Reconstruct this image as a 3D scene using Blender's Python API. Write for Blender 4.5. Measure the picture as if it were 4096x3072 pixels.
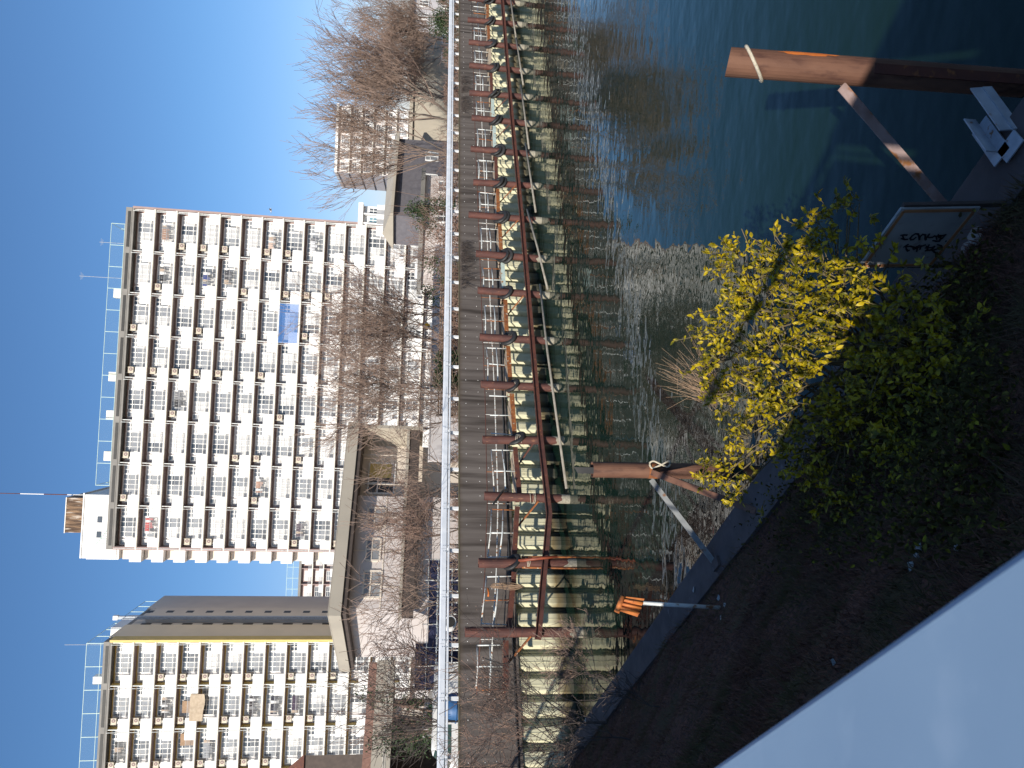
import bpy, math, random
import numpy as np
from mathutils import Vector, Matrix
R = math.radians
rnd = random.Random(7)
scene = bpy.context.scene
for o in list(bpy.data.objects):
    bpy.data.objects.remove(o)
COL = scene.collection

# ------------------------------------------------------------------ camera
FPX, PIT, ROL, CZ = 2892.5, 0.13205, 0.04394, 6.65
_c, _s = math.cos(PIT), math.sin(PIT)
FW = np.array([0, _c, -_s]); _up = np.array([0, _s, _c]); _rt = np.array([1., 0, 0])
RT = _rt*math.cos(ROL) + _up*math.sin(ROL)
UP = _up*math.cos(ROL) - _rt*math.sin(ROL)
EYE = np.array([0, 0, CZ])
cd = bpy.data.cameras.new('camera')
cam = bpy.data.objects.new('camera', cd); COL.objects.link(cam)
cd.sensor_width = 36.0; cd.sensor_fit = 'HORIZONTAL'
cd.lens = FPX/4096*36.0
cd.clip_start = 0.05; cd.clip_end = 3000
cd.dof.use_dof = True; cd.dof.focus_distance = 30.0; cd.dof.aperture_fstop = 12.0
M = Matrix(((-UP[0], RT[0], -FW[0], 0), (-UP[1], RT[1], -FW[1], 0), (-UP[2], RT[2], -FW[2], CZ), (0, 0, 0, 1)))
cam.matrix_world = M            # phone held upright, picture stored on its side
scene.camera = cam

# ------------------------------------------------------------------ sky, sun, exposure
SUN_EL, SUN_AZ = 28.0, 20.0     # light travels forward and SUN_AZ degrees to the right
w = bpy.data.worlds.new('World'); scene.world = w; w.use_nodes = True
nt = w.node_tree; bg = nt.nodes['Background']
sky = nt.nodes.new('ShaderNodeTexSky'); sky.sky_type = 'NISHITA'; sky.sun_disc = False
sky.sun_elevation = R(SUN_EL); sky.sun_rotation = R(180+SUN_AZ)
sky.altitude = 0; sky.air_density = 1.0; sky.dust_density = 0.6; sky.ozone_density = 1.6
tint = nt.nodes.new('ShaderNodeMix'); tint.data_type = 'RGBA'; tint.blend_type = 'MULTIPLY'; tint.inputs[0].default_value = 1.0
stc = nt.nodes.new('ShaderNodeTexCoord'); ssep = nt.nodes.new('ShaderNodeSeparateXYZ'); nt.links.new(stc.outputs['Generated'], ssep.inputs[0])
smr = nt.nodes.new('ShaderNodeMapRange'); smr.interpolation_type = 'SMOOTHSTEP'; smr.inputs[1].default_value = -.05; smr.inputs[2].default_value = .30; nt.links.new(ssep.outputs[2], smr.inputs[0])
smx = nt.nodes.new('ShaderNodeMix'); smx.data_type = 'RGBA'; nt.links.new(smr.outputs[0], smx.inputs[0])
smx.inputs[6].default_value = (0.84, 0.80, 1.05, 1); smx.inputs[7].default_value = (0.62, 0.90, 1.16, 1); nt.links.new(smx.outputs[2], tint.inputs[7])
nt.links.new(sky.outputs[0], tint.inputs[6]); nt.links.new(tint.outputs[2], bg.inputs[0]); bg.inputs[1].default_value = 0.088
sd = bpy.data.lights.new('sun', 'SUN'); sd.energy = 4.6; sd.angle = R(0.55); sd.color = (1.0, 0.93, 0.82)
sun = bpy.data.objects.new('sun', sd); COL.objects.link(sun)
SD = Vector((math.sin(R(SUN_AZ))*math.cos(R(SUN_EL)), math.cos(R(SUN_AZ))*math.cos(R(SUN_EL)), -math.sin(R(SUN_EL))))
sun.rotation_euler = SD.to_track_quat('-Z', 'Y').to_euler()
scene.view_settings.view_transform = 'Standard'
try: scene.view_settings.look = 'None'
except Exception: pass
scene.view_settings.exposure = 0.45; scene.view_settings.gamma = 1.0; scene.view_settings.use_curve_mapping = False

# ------------------------------------------------------------------ photo pixels -> places in the world
def ray(xi, yi): return FW + RT*((1536-yi)/FPX) - UP*((xi-2048)/FPX)
def Zp(xi, yi, z):
    r = ray(xi, yi); return EYE + r*((z-CZ)/r[2])
def Dp(xi, yi, d): return EYE + ray(xi, yi)*d
AW = 0.63934                                    # far embankment: direction, front line
E = np.array([math.cos(AW), math.sin(AW), 0]); NW = np.array([math.sin(AW), -math.cos(AW), 0])
W0 = np.array([31.360, 59.643, 0])
def Wp(xi, yi, off=0.0):                        # on a vertical plane `off` metres in front of that wall
    r = ray(xi, yi); return EYE + r*((NW @ (W0+NW*off-EYE))/(NW @ r))
def wloc(p): p = np.asarray(p); return float(E @ (p-W0))
def wpos(s, off, z): return W0 + E*s + NW*off + np.array([0, 0, z])
DQ = np.array([-0.64595, 0.76338, 0]); NQ = np.array([0.76338, 0.64595, 0])   # near quay: along, towards the water
def qpos(t, n, z): return DQ*t + NQ*n + np.array([0, 0, z])
def Qp(xi, yi, n):
    r = ray(xi, yi); return EYE + r*((n - NQ @ EYE)/(NQ @ r))
QE = 6.74                                       # quay edge
CF = 0.03875
F0 = np.array([20.272, 97.9685, 0]); FL = np.array([-math.cos(CF), -math.sin(CF), 0]); FN = np.array([math.sin(CF), -math.cos(CF), 0])
def Fp(xi, yi, off=0.0):
    r = ray(xi, yi); return EYE + r*((FN @ (F0+FN*off-EYE))/(FN @ r))

GZ = 3.2
def behind(yi, off): # promenade point seen at picture row yi
    p = Wp(1838, yi, off); p[2] = GZ; return p

# ------------------------------------------------------------------ mesh helpers
class MB:
    def __init__(s): s.v = []; s.f = []
    def add(s, v, f):
        b = len(s.v); s.v += [tuple(map(float, p)) for p in v]; s.f += [tuple(b+i for i in q) for q in f]; return s
    def box(s, c, d, ax=None):
        c = np.asarray(c, float); h = np.asarray(d, float)/2
        A = np.eye(3) if ax is None else np.asarray(ax, float)
        v = [c + A[0]*h[0]*i + A[1]*h[1]*j + A[2]*h[2]*k for k in (-1, 1) for j in (-1, 1) for i in (-1, 1)]
        return s.add(v, [(0, 2, 3, 1), (4, 5, 7, 6), (0, 1, 5, 4), (2, 6, 7, 3), (0, 4, 6, 2), (1, 3, 7, 5)])
    def rng(s, x0, x1, y0, y1, z0, z1): return s.box(((x0+x1)/2, (y0+y1)/2, (z0+z1)/2), (abs(x1-x0), abs(y1-y0), abs(z1-z0)))
    def bar(s, p, q, w_, h_, up=(0, 0, 1)):
        p = np.asarray(p, float); q = np.asarray(q, float); d = q-p; L = np.linalg.norm(d); d = d/L
        u = np.asarray(up, float); y = np.cross(u, d); n = np.linalg.norm(y)
        y = y/n if n > 1e-6 else np.array([0, 1., 0]) if abs(d[1]) < .9 else np.array([1., 0, 0])
        z = np.cross(d, y); return s.box((p+q)/2, (L, w_, h_), (d, y, z))
    def tube(s, pts, r, n=8, cap=True, closed=False):
        P = [np.asarray(p, float) for p in pts]; m = len(P)
        rr = [r]*m if np.isscalar(r) else list(r)
        V = []; ref = None
        for i in range(m):
            a = P[(i-1) % m] if (closed or i > 0) else P[i]; b = P[(i+1) % m] if (closed or i < m-1) else P[i]
            d = b-a; d = d/(np.linalg.norm(d)+1e-12)
            if ref is None: ref = np.array([0, 0, 1.]) if abs(d[2]) < .9 else np.array([1., 0, 0])
            x = np.cross(d, ref); x /= (np.linalg.norm(x)+1e-12); y = np.cross(d, x); ref = -y if False else ref
            for k in range(n):
                t = 2*math.pi*k/n; V.append(P[i] + (x*math.cos(t)+y*math.sin(t))*rr[i])
        F = []
        for i in range(m if closed else m-1):
            j = (i+1) % m
            for k in range(n):
                l = (k+1) % n; F.append((i*n+k, i*n+l, j*n+l, j*n+k))
        if cap and not closed: F += [tuple(range(n))[::-1], tuple((m-1)*n+k for k in range(n))]
        return s.add(V, F)
    def prism(s, poly, a, b):           # polygon (3D points) extruded by b-a vectors
        n = len(poly); P = [np.asarray(p, float) for p in poly]
        V = [p+np.asarray(a) for p in P] + [p+np.asarray(b) for p in P]
        return s.add(V, [tuple(range(n))[::-1], tuple(range(n, 2*n))] + [(i, (i+1) % n, n+(i+1) % n, n+i) for i in range(n)])
    def mesh(s, name, m=None, smooth=False):
        me = bpy.data.meshes.new(name); me.from_pydata(s.v, [], s.f); me.update()
        if m: me.materials.append(m)
        if smooth: me.polygons.foreach_set('use_smooth', [True]*len(me.polygons))
        return me
    def build(s, name, m, parent=None, smooth=False, world=False):
        if world and parent is not None:
            Wm = parent.matrix_basis.inverted(); s.v = [tuple(Wm @ Vector(p)) for p in s.v]
        return ob(name, s.mesh(name, m, smooth), parent)
def ob(name, me, parent=None, loc=None, rot=None):
    o = bpy.data.objects.new(name, me); COL.objects.link(o)
    if parent is not None: o.parent = parent
    if loc is not None: o.location = [float(x) for x in loc]
    if rot is not None: o.rotation_euler = rot
    return o
def tag(o, label=None, cat=None, group=None, kind=None):
    if label: o['label'] = label
    if cat: o['category'] = cat
    if group: o['group'] = group
    if kind: o['kind'] = kind
    return o
def thing(name, loc, label, cat, group=None, rz=0.0):
    return tag(ob(name, None, None, loc, (0, 0, rz)), label, cat, group)
ORD = 'first second third fourth fifth sixth seventh eighth ninth tenth eleventh twelfth thirteenth fourteenth fifteenth sixteenth seventeenth'.split()

# ------------------------------------------------------------------ materials
def mat(name, c1, c2=None, rough=.65, scale=3.0, bump=0.0, metal=0.0, detail=6, stretch=None, contrast=(.35, .65), spec=.4, c3=None, c3s=1.0, c3r=(.55, .7), zband=None, objco=False):
    m = bpy.data.materials.new(name); m.use_nodes = True; n = m.node_tree; b = n.nodes['Principled BSDF']
    b.inputs['Roughness'].default_value = rough; b.inputs['Metallic'].default_value = metal; b.inputs['Specular IOR Level'].default_value = spec
    c2 = c2 or tuple(x*.75 for x in c1)
    if objco:
        g = n.nodes.new('ShaderNodeTexCoord'); src = g.outputs['Object']
    else:
        g = n.nodes.new('ShaderNodeNewGeometry'); src = g.outputs['Position']
    mp = n.nodes.new('ShaderNodeMapping'); n.links.new(src, mp.inputs[0])
    if stretch: mp.inputs['Scale'].default_value = stretch
    def noise(sc, de=detail):
        t = n.nodes.new('ShaderNodeTexNoise'); t.inputs['Scale'].default_value = sc; t.inputs['Detail'].default_value = de; n.links.new(mp.outputs[0], t.inputs[0]); return t
    def ramp(src_, a, b_):
        r = n.nodes.new('ShaderNodeMapRange'); r.inputs[1].default_value = a; r.inputs[2].default_value = b_; n.links.new(src_, r.inputs[0]); return r
    def mix(f, a, b_):
        x = n.nodes.new('ShaderNodeMix'); x.data_type = 'RGBA'; n.links.new(f, x.inputs[0])
        for i, v in ((6, a), (7, b_)):
            if isinstance(v, tuple): x.inputs[i].default_value = (*v, 1)
            else: n.links.new(v, x.inputs[i])
        return x.outputs[2]
    t = noise(scale); col = mix(ramp(t.outputs[0], *contrast).outputs[0], c1, c2)
    if c3:
        t2 = noise(scale*c3s, 8); col = mix(ramp(t2.outputs[0], *c3r).outputs[0], col, c3)
    if zband:                       # (colour, z where it is full, z where it ends)
        sx = n.nodes.new('ShaderNodeSeparateXYZ'); g2 = n.nodes.new('ShaderNodeNewGeometry'); n.links.new(g2.outputs['Position'], sx.inputs[0])
        for (zc, za, zb) in zband:
            tz = noise(2.2, 3); ad = n.nodes.new('ShaderNodeMath'); ad.operation = 'MULTIPLY_ADD'
            n.links.new(tz.outputs[0], ad.inputs[0]); ad.inputs[1].default_value = .25; n.links.new(sx.outputs[2], ad.inputs[2])
            col = mix(ramp(ad.outputs[0], zb+.125, za+.125).outputs[0], col, zc)
    n.links.new(col, b.inputs['Base Color'])
    if bump:
        bp = n.nodes.new('ShaderNodeBump'); bp.inputs['Strength'].default_value = bump; bp.inputs['Distance'].default_value = .02
        t3 = noise(scale*4); n.links.new(t3.outputs[0], bp.inputs['Height']); n.links.new(bp.outputs[0], b.inputs['Normal'])
    return m
MT = {}
MT['rust'] = mat('rust', (.125, .042, .027), (.075, .030, .024), rough=.75, scale=5, bump=.3, c3=(.26, .10, .035), c3s=2.0, c3r=(.60, .72))
MT['rust_pile'] = mat('rust_pile', (.115, .043, .032), (.066, .029, .025), rough=.7, scale=3.5, bump=.2, c3=(.22, .10, .055), c3s=2.5, c3r=(.60, .75), stretch=(1, 1, .45))
MT['rust_orange'] = mat('rust_orange', (.33, .115, .03), (.16, .055, .025), rough=.8, scale=6, bump=.3, c3=(.5, .44, .33), c3s=1.6, c3r=(.62, .68))
MT['rust_white'] = mat('rust_white', (.62, .62, .58), (.50, .50, .47), rough=.55, scale=9, c3=(.28, .11, .04), c3s=1.2, c3r=(.56, .62))
MT['pipe_white'] = mat('pipe_white', (.66, .68, .66), (.5, .52, .5), rough=.5, scale=7, c3=(.33, .17, .09), c3s=1.0, c3r=(.60, .66))
MT['barnacle'] = mat('barnacle', (.34, .31, .24), (.22, .20, .16), rough=.9, scale=14, bump=.5)
MT['rubber'] = mat('rubber', (.016, .016, .017), (.028, .027, .026), rough=.55, scale=8)
MT['concrete_wall'] = mat('concrete_wall', (.150, .128, .115), (.085, .069, .061), rough=.9, scale=1.6, bump=.15, stretch=(2.1, 2.1, .13), contrast=(.3, .7), c3=(.040, .031, .026), c3s=.8, c3r=(.50, .70), zband=[((.085, .062, .040), 4.62, 4.30)])
MT['concrete'] = mat('concrete', (.30, .29, .27), (.2, .19, .18), rough=.9, scale=2, bump=.2)
MT['concrete_dark'] = mat('concrete_dark', (.105, .088, .086), (.068, .056, .056), rough=.9, scale=2.2, bump=.25, c3=(.14, .135, .14), c3s=2, c3r=(.62, .75))
MT['sheet'] = mat('sheet_piling', (.64, .61, .43), (.56, .54, .385), rough=.7, scale=1.8, bump=.1, c3=(.40, .35, .20), c3s=2.5, c3r=(.62, .72), zband=[((.17, .13, .065), .35, .75), ((.055, .055, .04), .08, .38)])
MT['guard'] = mat('galvanised_white', (.72, .74, .78), (.60, .63, .68), rough=.4, scale=2.5, metal=.0, spec=.5)
MT['guard_post'] = mat('guard_post', (.78, .78, .78), (.66, .67, .68), rough=.45, scale=3)
MT['white_paint'] = mat('white_paint', (.80, .79, .77), (.74, .73, .71), rough=.6, scale=1)
MT['panel'] = mat('balcony_panel_white', (.80, .785, .765), (.74, .725, .70), rough=.55, scale=.8)
MT['cream'] = mat('cream', (.76, .72, .64), (.70, .66, .58), rough=.6, scale=4)
MT['brown_wall'] = mat('brown_wall', (.36, .265, .245), (.30, .215, .20), rough=.85, scale=.8)
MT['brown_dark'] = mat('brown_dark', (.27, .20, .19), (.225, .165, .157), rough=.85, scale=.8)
MT['grey_cap'] = mat('grey_cap', (.25, .235, .215), (.20, .19, .175), rough=.8, scale=.8)
MT['slot'] = mat('dark_slot', (.025, .024, .023), (.035, .034, .032), rough=.6)
MT['yellow'] = mat('yellow_paint', (.68, .50, .18), (.62, .45, .16), rough=.7, scale=.7)
MT['tan_wall'] = mat('tan_wall', (.80, .665, .49), (.75, .625, .46), rough=.85, scale=.35)
MT['grey_wall'] = mat('grey_wall', (.68, .60, .51), (.63, .555, .475), rough=.85, scale=.35)
MT['glass_dark'] = mat('glass_dark', (.09, .10, .115), (.06, .068, .08), rough=.08, scale=.7, spec=.6)
MT['glass_mid'] = mat('glass_mid', (.27, .28, .29), (.19, .20, .22), rough=.12, scale=.9, spec=.6)
MT['glass_curtain'] = mat('glass_curtain', (.62, .61, .60), (.45, .45, .45), rough=.3, scale=1.6, stretch=(4, 4, .3))
MT['glass_blue'] = mat('glass_blue', (.16, .30, .36), (.12, .22, .28), rough=.15)
MT['bars'] = mat('railing_bars', (.36, .36, .36), (.28, .28, .29), rough=.5)
MT['ac'] = mat('ac_cream', (.56, .49, .38), (.48, .42, .33), rough=.6, scale=3)
MT['dark'] = mat('dark_metal', (.03, .03, .032), (.045, .044, .043), rough=.5)
MT['fence_dark'] = mat('fence_dark', (.055, .045, .04), (.035, .03, .028), rough=.6)
MT['beige'] = mat('beige_band', (.42, .375, .305), (.37, .33, .27), rough=.85, scale=.5)
MT['pink_wall'] = mat('pink_white_wall', (.60, .545, .52), (.53, .475, .45), rough=.85, scale=.45, c3=(.36, .31, .285), c3s=3, c3r=(.66, .8))
MT['white_wall'] = mat('white_wall', (.60, .565, .56), (.53, .50, .495), rough=.8, scale=.6)
MT['eave_dark'] = mat('eave_dark', (.085, .065, .055), (.065, .05, .043), rough=.85)
MT['brick'] = mat('brick_red', (.30, .17, .13), (.22, .12, .09), rough=.85, scale=6)
MT['ground'] = mat('ground_grey', (.24, .215, .19), (.19, .17, .15), rough=.95, scale=.6)
MT['bark'] = mat('bark', (.15, .115, .092), (.10, .078, .064), rough=.9, scale=8)
MT['twig'] = mat('twig', (.255, .178, .138), (.185, .130, .102), rough=.9, scale=3)
MT['twig_red'] = mat('twig_reddish', (.24, .155, .12), (.17, .11, .086), rough=.9, scale=3)
MT['twig_dark'] = mat('twig_dark', (.075, .058, .052), (.05, .04, .036), rough=.9, scale=5)
MT['evergreen'] = mat('evergreen_leaf', (.035, .06, .018), (.022, .04, .014), rough=.6, scale=4)
MT['leaf'] = mat('leaf', (.36, .265, .002), (.085, .082, .003), rough=.5, scale=7, spec=.3, contrast=(.42, .60))
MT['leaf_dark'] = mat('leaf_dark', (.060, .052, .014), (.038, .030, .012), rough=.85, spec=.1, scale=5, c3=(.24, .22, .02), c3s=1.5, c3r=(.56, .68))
MT['stem'] = mat('stem', (.16, .12, .06), (.10, .08, .045), rough=.8, scale=9)
MT['straw'] = mat('straw', (.36, .24, .155), (.26, .17, .11), rough=.9, scale=9)
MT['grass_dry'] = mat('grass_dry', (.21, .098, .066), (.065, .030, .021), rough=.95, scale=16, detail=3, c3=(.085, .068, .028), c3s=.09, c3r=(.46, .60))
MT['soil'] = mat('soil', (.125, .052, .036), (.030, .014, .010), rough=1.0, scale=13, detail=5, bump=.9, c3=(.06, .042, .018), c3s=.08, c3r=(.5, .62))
MT['rope'] = mat('rope', (.55, .50, .40), (.42, .37, .28), rough=.9, scale=30, bump=.6)
MT['pile_near'] = mat('pile_near', (.175, .088, .056), (.115, .056, .038), rough=.6, scale=4, bump=.25, stretch=(1, 1, .35), c3=(.075, .035, .026), c3s=2.0, c3r=(.56, .68))
MT['spray'] = mat('orange_paint', (.60, .17, .03), (.50, .13, .025), rough=.7, scale=14)
MT['coping'] = mat('shade_blue_white', (.235, .345, .47), (.215, .32, .445), rough=.55, scale=9, c3=(.28, .385, .505), c3s=1.5, c3r=(.58, .72))  # white rail in skylit shade: the blue of the shade is put into the colour
MT['steel_pale'] = mat('pale_steel', (.40, .43, .47), (.30, .33, .37), rough=.55, scale=7, c3=(.20, .10, .05), c3s=1.2, c3r=(.64, .70))
MT['steel_grey'] = mat('steel_grey', (.24, .25, .25), (.17, .18, .185), rough=.6, scale=7, c3=(.18, .10, .06), c3s=.8, c3r=(.60, .68))
MT['steel_rusty'] = mat('steel_rusty', (.30, .225, .215), (.22, .15, .135), rough=.6, scale=7, c3=(.22, .095, .035), c3s=.8, c3r=(.54, .62))
MT['sign_white'] = mat('sign_white', (.36, .37, .365), (.28, .29, .285), rough=.55, scale=3, c3=(.22, .2, .18), c3s=2.5, c3r=(.62, .74))
MT['sign_orange'] = mat('sign_orange', (.42, .20, .09), (.33, .15, .07), rough=.6, scale=8)
MT['ink'] = mat('black_ink', (.012, .013, .02), (.02, .02, .026), rough=.5)
MT['orange_cloth'] = mat('orange_rust_sheet', (.58, .20, .05), (.40, .12, .035), rough=.7, scale=5, c3=(.22, .07, .025), c3s=1.6, c3r=(.58, .66))
MT['plank'] = mat('weathered_plank', (.46, .37, .27), (.36, .28, .20), rough=.85, scale=3, bump=.2)
MT['mint'] = mat('mint_paint', (.50, .60, .55), (.42, .50, .46), rough=.6, scale=4, c3=(.32, .15, .06), c3s=1.5, c3r=(.6, .66))
MT['grey_pipe'] = mat('grey_pipe', (.28, .255, .215), (.20, .18, .15), rough=.85, scale=4, bump=.2)
MT['blue'] = mat('blue_tarp', (.040, .045, .10), (.03, .034, .075), rough=.7, scale=2)
MT['blue_bright'] = mat('blue_plastic', (.03, .11, .27), (.025, .085, .2), rough=.5)
MT['green_mesh'] = None
MT['slats'] = mat('brown_slats', (.27, .17, .10), (.085, .052, .034), rough=.8, scale=1.1, stretch=(2.4, 2.4, .35), contrast=(.42, .58), c3=(.46, .40, .34), c3s=1.4, c3r=(.56, .64))
MT['yellow_sign'] = mat('yellow_sign', (.75, .42, .02), (.65, .36, .02), rough=.5)
MT['teal'] = mat('teal_glass', (.06, .11, .10), (.04, .08, .075), rough=.15)

def screen_mat(name, col, alpha):
    m = bpy.data.materials.new(name); m.use_nodes = True; n = m.node_tree; b = n.nodes['Principled BSDF']
    b.inputs['Base Color'].default_value = (*col, 1); b.inputs['Roughness'].default_value = .6
    g = n.nodes.new('ShaderNodeNewGeometry'); t = n.nodes.new('ShaderNodeTexNoise'); t.inputs['Scale'].default_value = .4
    n.links.new(g.outputs['Position'], t.inputs[0])
    r = n.nodes.new('ShaderNodeMapRange'); r.inputs[3].default_value = alpha*.8; r.inputs[4].default_value = alpha*1.2
    n.links.new(t.outputs[0], r.inputs[0]); n.links.new(r.outputs[0], b.inputs['Alpha']); return m
MT['green_mesh'] = screen_mat('green_mesh_screen', (.40, .56, .52), .03)
MT['green_post'] = mat('green_post', (.46, .60, .54), (.40, .53, .48), rough=.5)
MT['blue_net'] = screen_mat('blue_net', (.07, .24, .62), .30)
MT['mesh_grey'] = screen_mat('grey_mesh', (.20, .18, .17), .5)

# ------------------------------------------------------------------ water
def water_mat():
    m = bpy.data.materials.new('canal_water'); m.use_nodes = True; n = m.node_tree; b = n.nodes['Principled BSDF']
    b.inputs['Base Color'].default_value = (.006, .0180, .0125, 1); b.inputs['Roughness'].default_value = .01; b.inputs['IOR'].default_value = 1.333
    b.inputs['Specular IOR Level'].default_value = .5
    g = n.nodes.new('ShaderNodeNewGeometry')
    mp = n.nodes.new('ShaderNodeMapping'); n.links.new(g.outputs['Position'], mp.inputs[0])
    mp.inputs['Rotation'].default_value = (0, 0, R(-12)); mp.inputs['Scale'].default_value = (.62, 1.0, 1.0)
    hs = []
    for sc, amp, de in ((1.35, .020, 1.8), (3.9, .0056, 1.0), (.25, .022, 1.0)):
        t = n.nodes.new('ShaderNodeTexNoise'); t.inputs['Scale'].default_value = sc; t.inputs['Detail'].default_value = de; t.inputs['Roughness'].default_value = .35
        n.links.new(mp.outputs[0], t.inputs[0])
        mm = n.nodes.new('ShaderNodeMath'); mm.operation = 'MULTIPLY'; mm.inputs[1].default_value = amp; n.links.new(t.outputs[0], mm.inputs[0]); hs.append(mm)
    a = hs[0].outputs[0]
    for h in hs[1:]:
        ad = n.nodes.new('ShaderNodeMath'); ad.operation = 'ADD'; n.links.new(a, ad.inputs[0]); n.links.new(h.outputs[0], ad.inputs[1]); a = ad.outputs[0]
    bp = n.nodes.new('ShaderNodeBump'); bp.inputs['Strength'].default_value = 1.0; bp.inputs['Distance'].default_value = 1.0
    n.links.new(a, bp.inputs['Height']); n.links.new(bp.outputs[0], b.inputs['Normal'])
    return m
MT['water'] = water_mat()
tag(MB().add([(-400, -300, 0), (600, -300, 0), (600, 700, 0), (-400, 700, 0)], [(0, 1, 2, 3)]).build('water', MT['water']),
    'dark green rippled canal water between the quay and the sheet piled wall', None, None, 'structure')
# far bank ground: one sheet behind the wall reaching the horizon, at promenade height
GZ = 3.2
g0 = [wpos(-200, -.35, GZ), wpos(900, -.35, GZ), wpos(900, -1600, GZ), wpos(-900, -1600, GZ), wpos(-900, -.35, GZ)]
tag(MB().add(g0, [(0, 1, 2, 3, 4)]).build('ground', MT['ground']), 'grey paved ground behind the embankment wall', None, None, 'structure')

# ------------------------------------------------------------------ near bank, quay, bridge
T1 = 29.0
QW = MB()
q_ = [qpos(-14, QE-.75, .6), qpos(-14, QE, .6), qpos(T1, QE, .6), qpos(T1, QE-.75, .6)]
QW.prism(q_, (0, 0, -2.0), (0, 0, 0))
tag(QW.build('quay', MT['concrete_dark']), 'grey concrete quay ledge along the dark grass bank', None, None, 'structure')
def bank_z(t, n):
    k = max(0.0, min(1.0, (6.0-n)/5.5))
    return .56 + 3.75*(k**1.25) + .07*math.sin(t*1.7+n*2.1) + .05*math.sin(t*.6-n*1.3)
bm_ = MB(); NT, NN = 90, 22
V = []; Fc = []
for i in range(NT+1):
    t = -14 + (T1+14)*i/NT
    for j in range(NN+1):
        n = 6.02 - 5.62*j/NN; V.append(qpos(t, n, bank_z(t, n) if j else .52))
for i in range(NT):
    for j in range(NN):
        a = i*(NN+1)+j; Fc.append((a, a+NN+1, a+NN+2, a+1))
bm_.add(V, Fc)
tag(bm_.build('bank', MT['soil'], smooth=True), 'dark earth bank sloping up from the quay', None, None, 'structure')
def bank_zv(t, n):
    k = np.clip((6.0-n)/5.5, 0, 1)
    return .56 + 3.75*(k**1.25) + .07*np.sin(t*1.7+n*2.1) + .05*np.sin(t*.6-n*1.3)
def grass(count, seed):
    r = np.random.RandomState(seed)
    t = np.where(r.rand(count) < .5, -4+31*r.rand(count), -3+13*r.rand(count)); n = 6.05-5.3*r.rand(count)
    z = bank_zv(t, np.minimum(n, 6.0))-.02
    b = DQ[None]*t[:, None]+NQ[None]*n[:, None]; b[:, 2] = z
    clump = .5+.5*np.sin(t*2.3+1.7*np.sin(n*3.1))*np.sin(n*2.9+t*.7)
    h = (.03+.15*r.rand(count)**2)*(.55+.9*clump); a = r.rand(count)*6.28
    dx = np.stack([np.cos(a), np.sin(a), 0*a], 1)*(.004+.006*r.rand(count))[:, None]
    lean = r.randn(count, 3)*.7*h[:, None]; lean[:, 2] = h
    V = np.stack([b-dx, b+dx, b+lean], 1).reshape(-1, 3)
    me = bpy.data.meshes.new('grass'); me.from_pydata(V.tolist(), [], [(3*i, 3*i+1, 3*i+2) for i in range(count)]); me.update(); me.materials.append(MT['grass_dry'])
    return tag(ob('grass', me), 'short dead brown grass covering the shaded bank', None, None, 'stuff')
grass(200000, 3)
# scraps of litter on the bank
lit = [(2345, 2880, .09), (2880, 2390, .07), (2905, 2420, .06), (2890, 2470, .05), (2780, 2360, .08), (3690, 2195, .07), (3680, 2220, .05), (3660, 2263, .05), (3840, 2190, .05), (4040, 1592, .07), (3345, 2650, .04)]
def bank_hit(xi, yi):
    r = ray(xi, yi); k = 3.0
    for _ in range(400):
        p = EYE + r*k; t, n = float(DQ @ p), float(NQ @ p)
        if n > 6.02: z = .6
        else: z = bank_z(t, n)
        if p[2] <= z: break
        k += .04
    return p
for i, (x, y, s_) in enumerate(lit):
    p = bank_hit(x, y); m_ = MB()
    k = [np.array([math.cos(a)*s_*(.6+.5*rnd.random()), math.sin(a)*s_*.6, .02+.03*rnd.random()]) for a in np.arange(0, 6.28, 1.05)]
    m_.prism(k, (0, 0, -.006), (0, 0, 0))
    o = m_.build('litter', MT['sign_white'] if i != 9 else MT['leaf']); o.location = [float(v) for v in p]
    tag(o, ['small white scrap of plastic lying in the dry grass', 'pale yellow scrap lying deep in the dark bank'][i == 9] if i != 0 else 'white plastic scrap under the bare shrubs on the bank', 'litter', 'scraps of litter on the bank')

# bridge that the picture was taken from
deck = MB()
deck.prism([qpos(-16, .0, 4.95), qpos(40, .0, 4.95), qpos(40, -9, 4.95), qpos(-16, -9, 4.95)], (0, 0, -1.0), (0, 0, 0))
tag(deck.build('road', MT['ground']), 'road deck behind the bridge railing', None, None, 'structure')
rail = thing('bridge_railing', qpos(0, 0, 4.95), 'white bridge railing with painted-in blue shade filling the lower corner close to the camera', 'railing')
cp = MB()
tt = [-15+i*2.5 for i in range(22)]
prof = [(.149, 6.352), (.1482, 6.3575), (.146, 6.3615), (.142, 6.3645), (.0, 6.392), (-.015, 6.385), (-.02, 6.36), (-.02, 6.31), (.149, 6.31)]
V = []; Fc = []
for i in (0, 1):
    V += [qpos((-15, 38)[i], n, z) for n, z in prof]
k = len(prof)
Fc = [(j, (j+1) % k, k+(j+1) % k, k+j) for j in range(k)] + [tuple(range(k))[::-1], tuple(range(k, 2*k))]
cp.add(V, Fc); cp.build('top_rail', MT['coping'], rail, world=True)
bl = MB()
def bal(t): bl.bar(qpos(t, .02, 5.10), qpos(t, .02, 6.25), .035, .035, DQ)
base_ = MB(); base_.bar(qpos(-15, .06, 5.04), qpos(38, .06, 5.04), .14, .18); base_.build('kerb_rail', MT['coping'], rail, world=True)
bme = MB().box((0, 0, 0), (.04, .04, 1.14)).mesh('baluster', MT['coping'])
MB().prism([qpos(-15, .02, 0), qpos(-15, .09, 0), qpos(-1.5, .09, 0), qpos(-1.5, .02, 0)], (0, 0, 4.95), (0, 0, 6.32)).build('shade_panel', MT['coping'], rail, world=True)  # solid panel added out of view, keeps sun stripes off the water
t = -14.0
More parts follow.
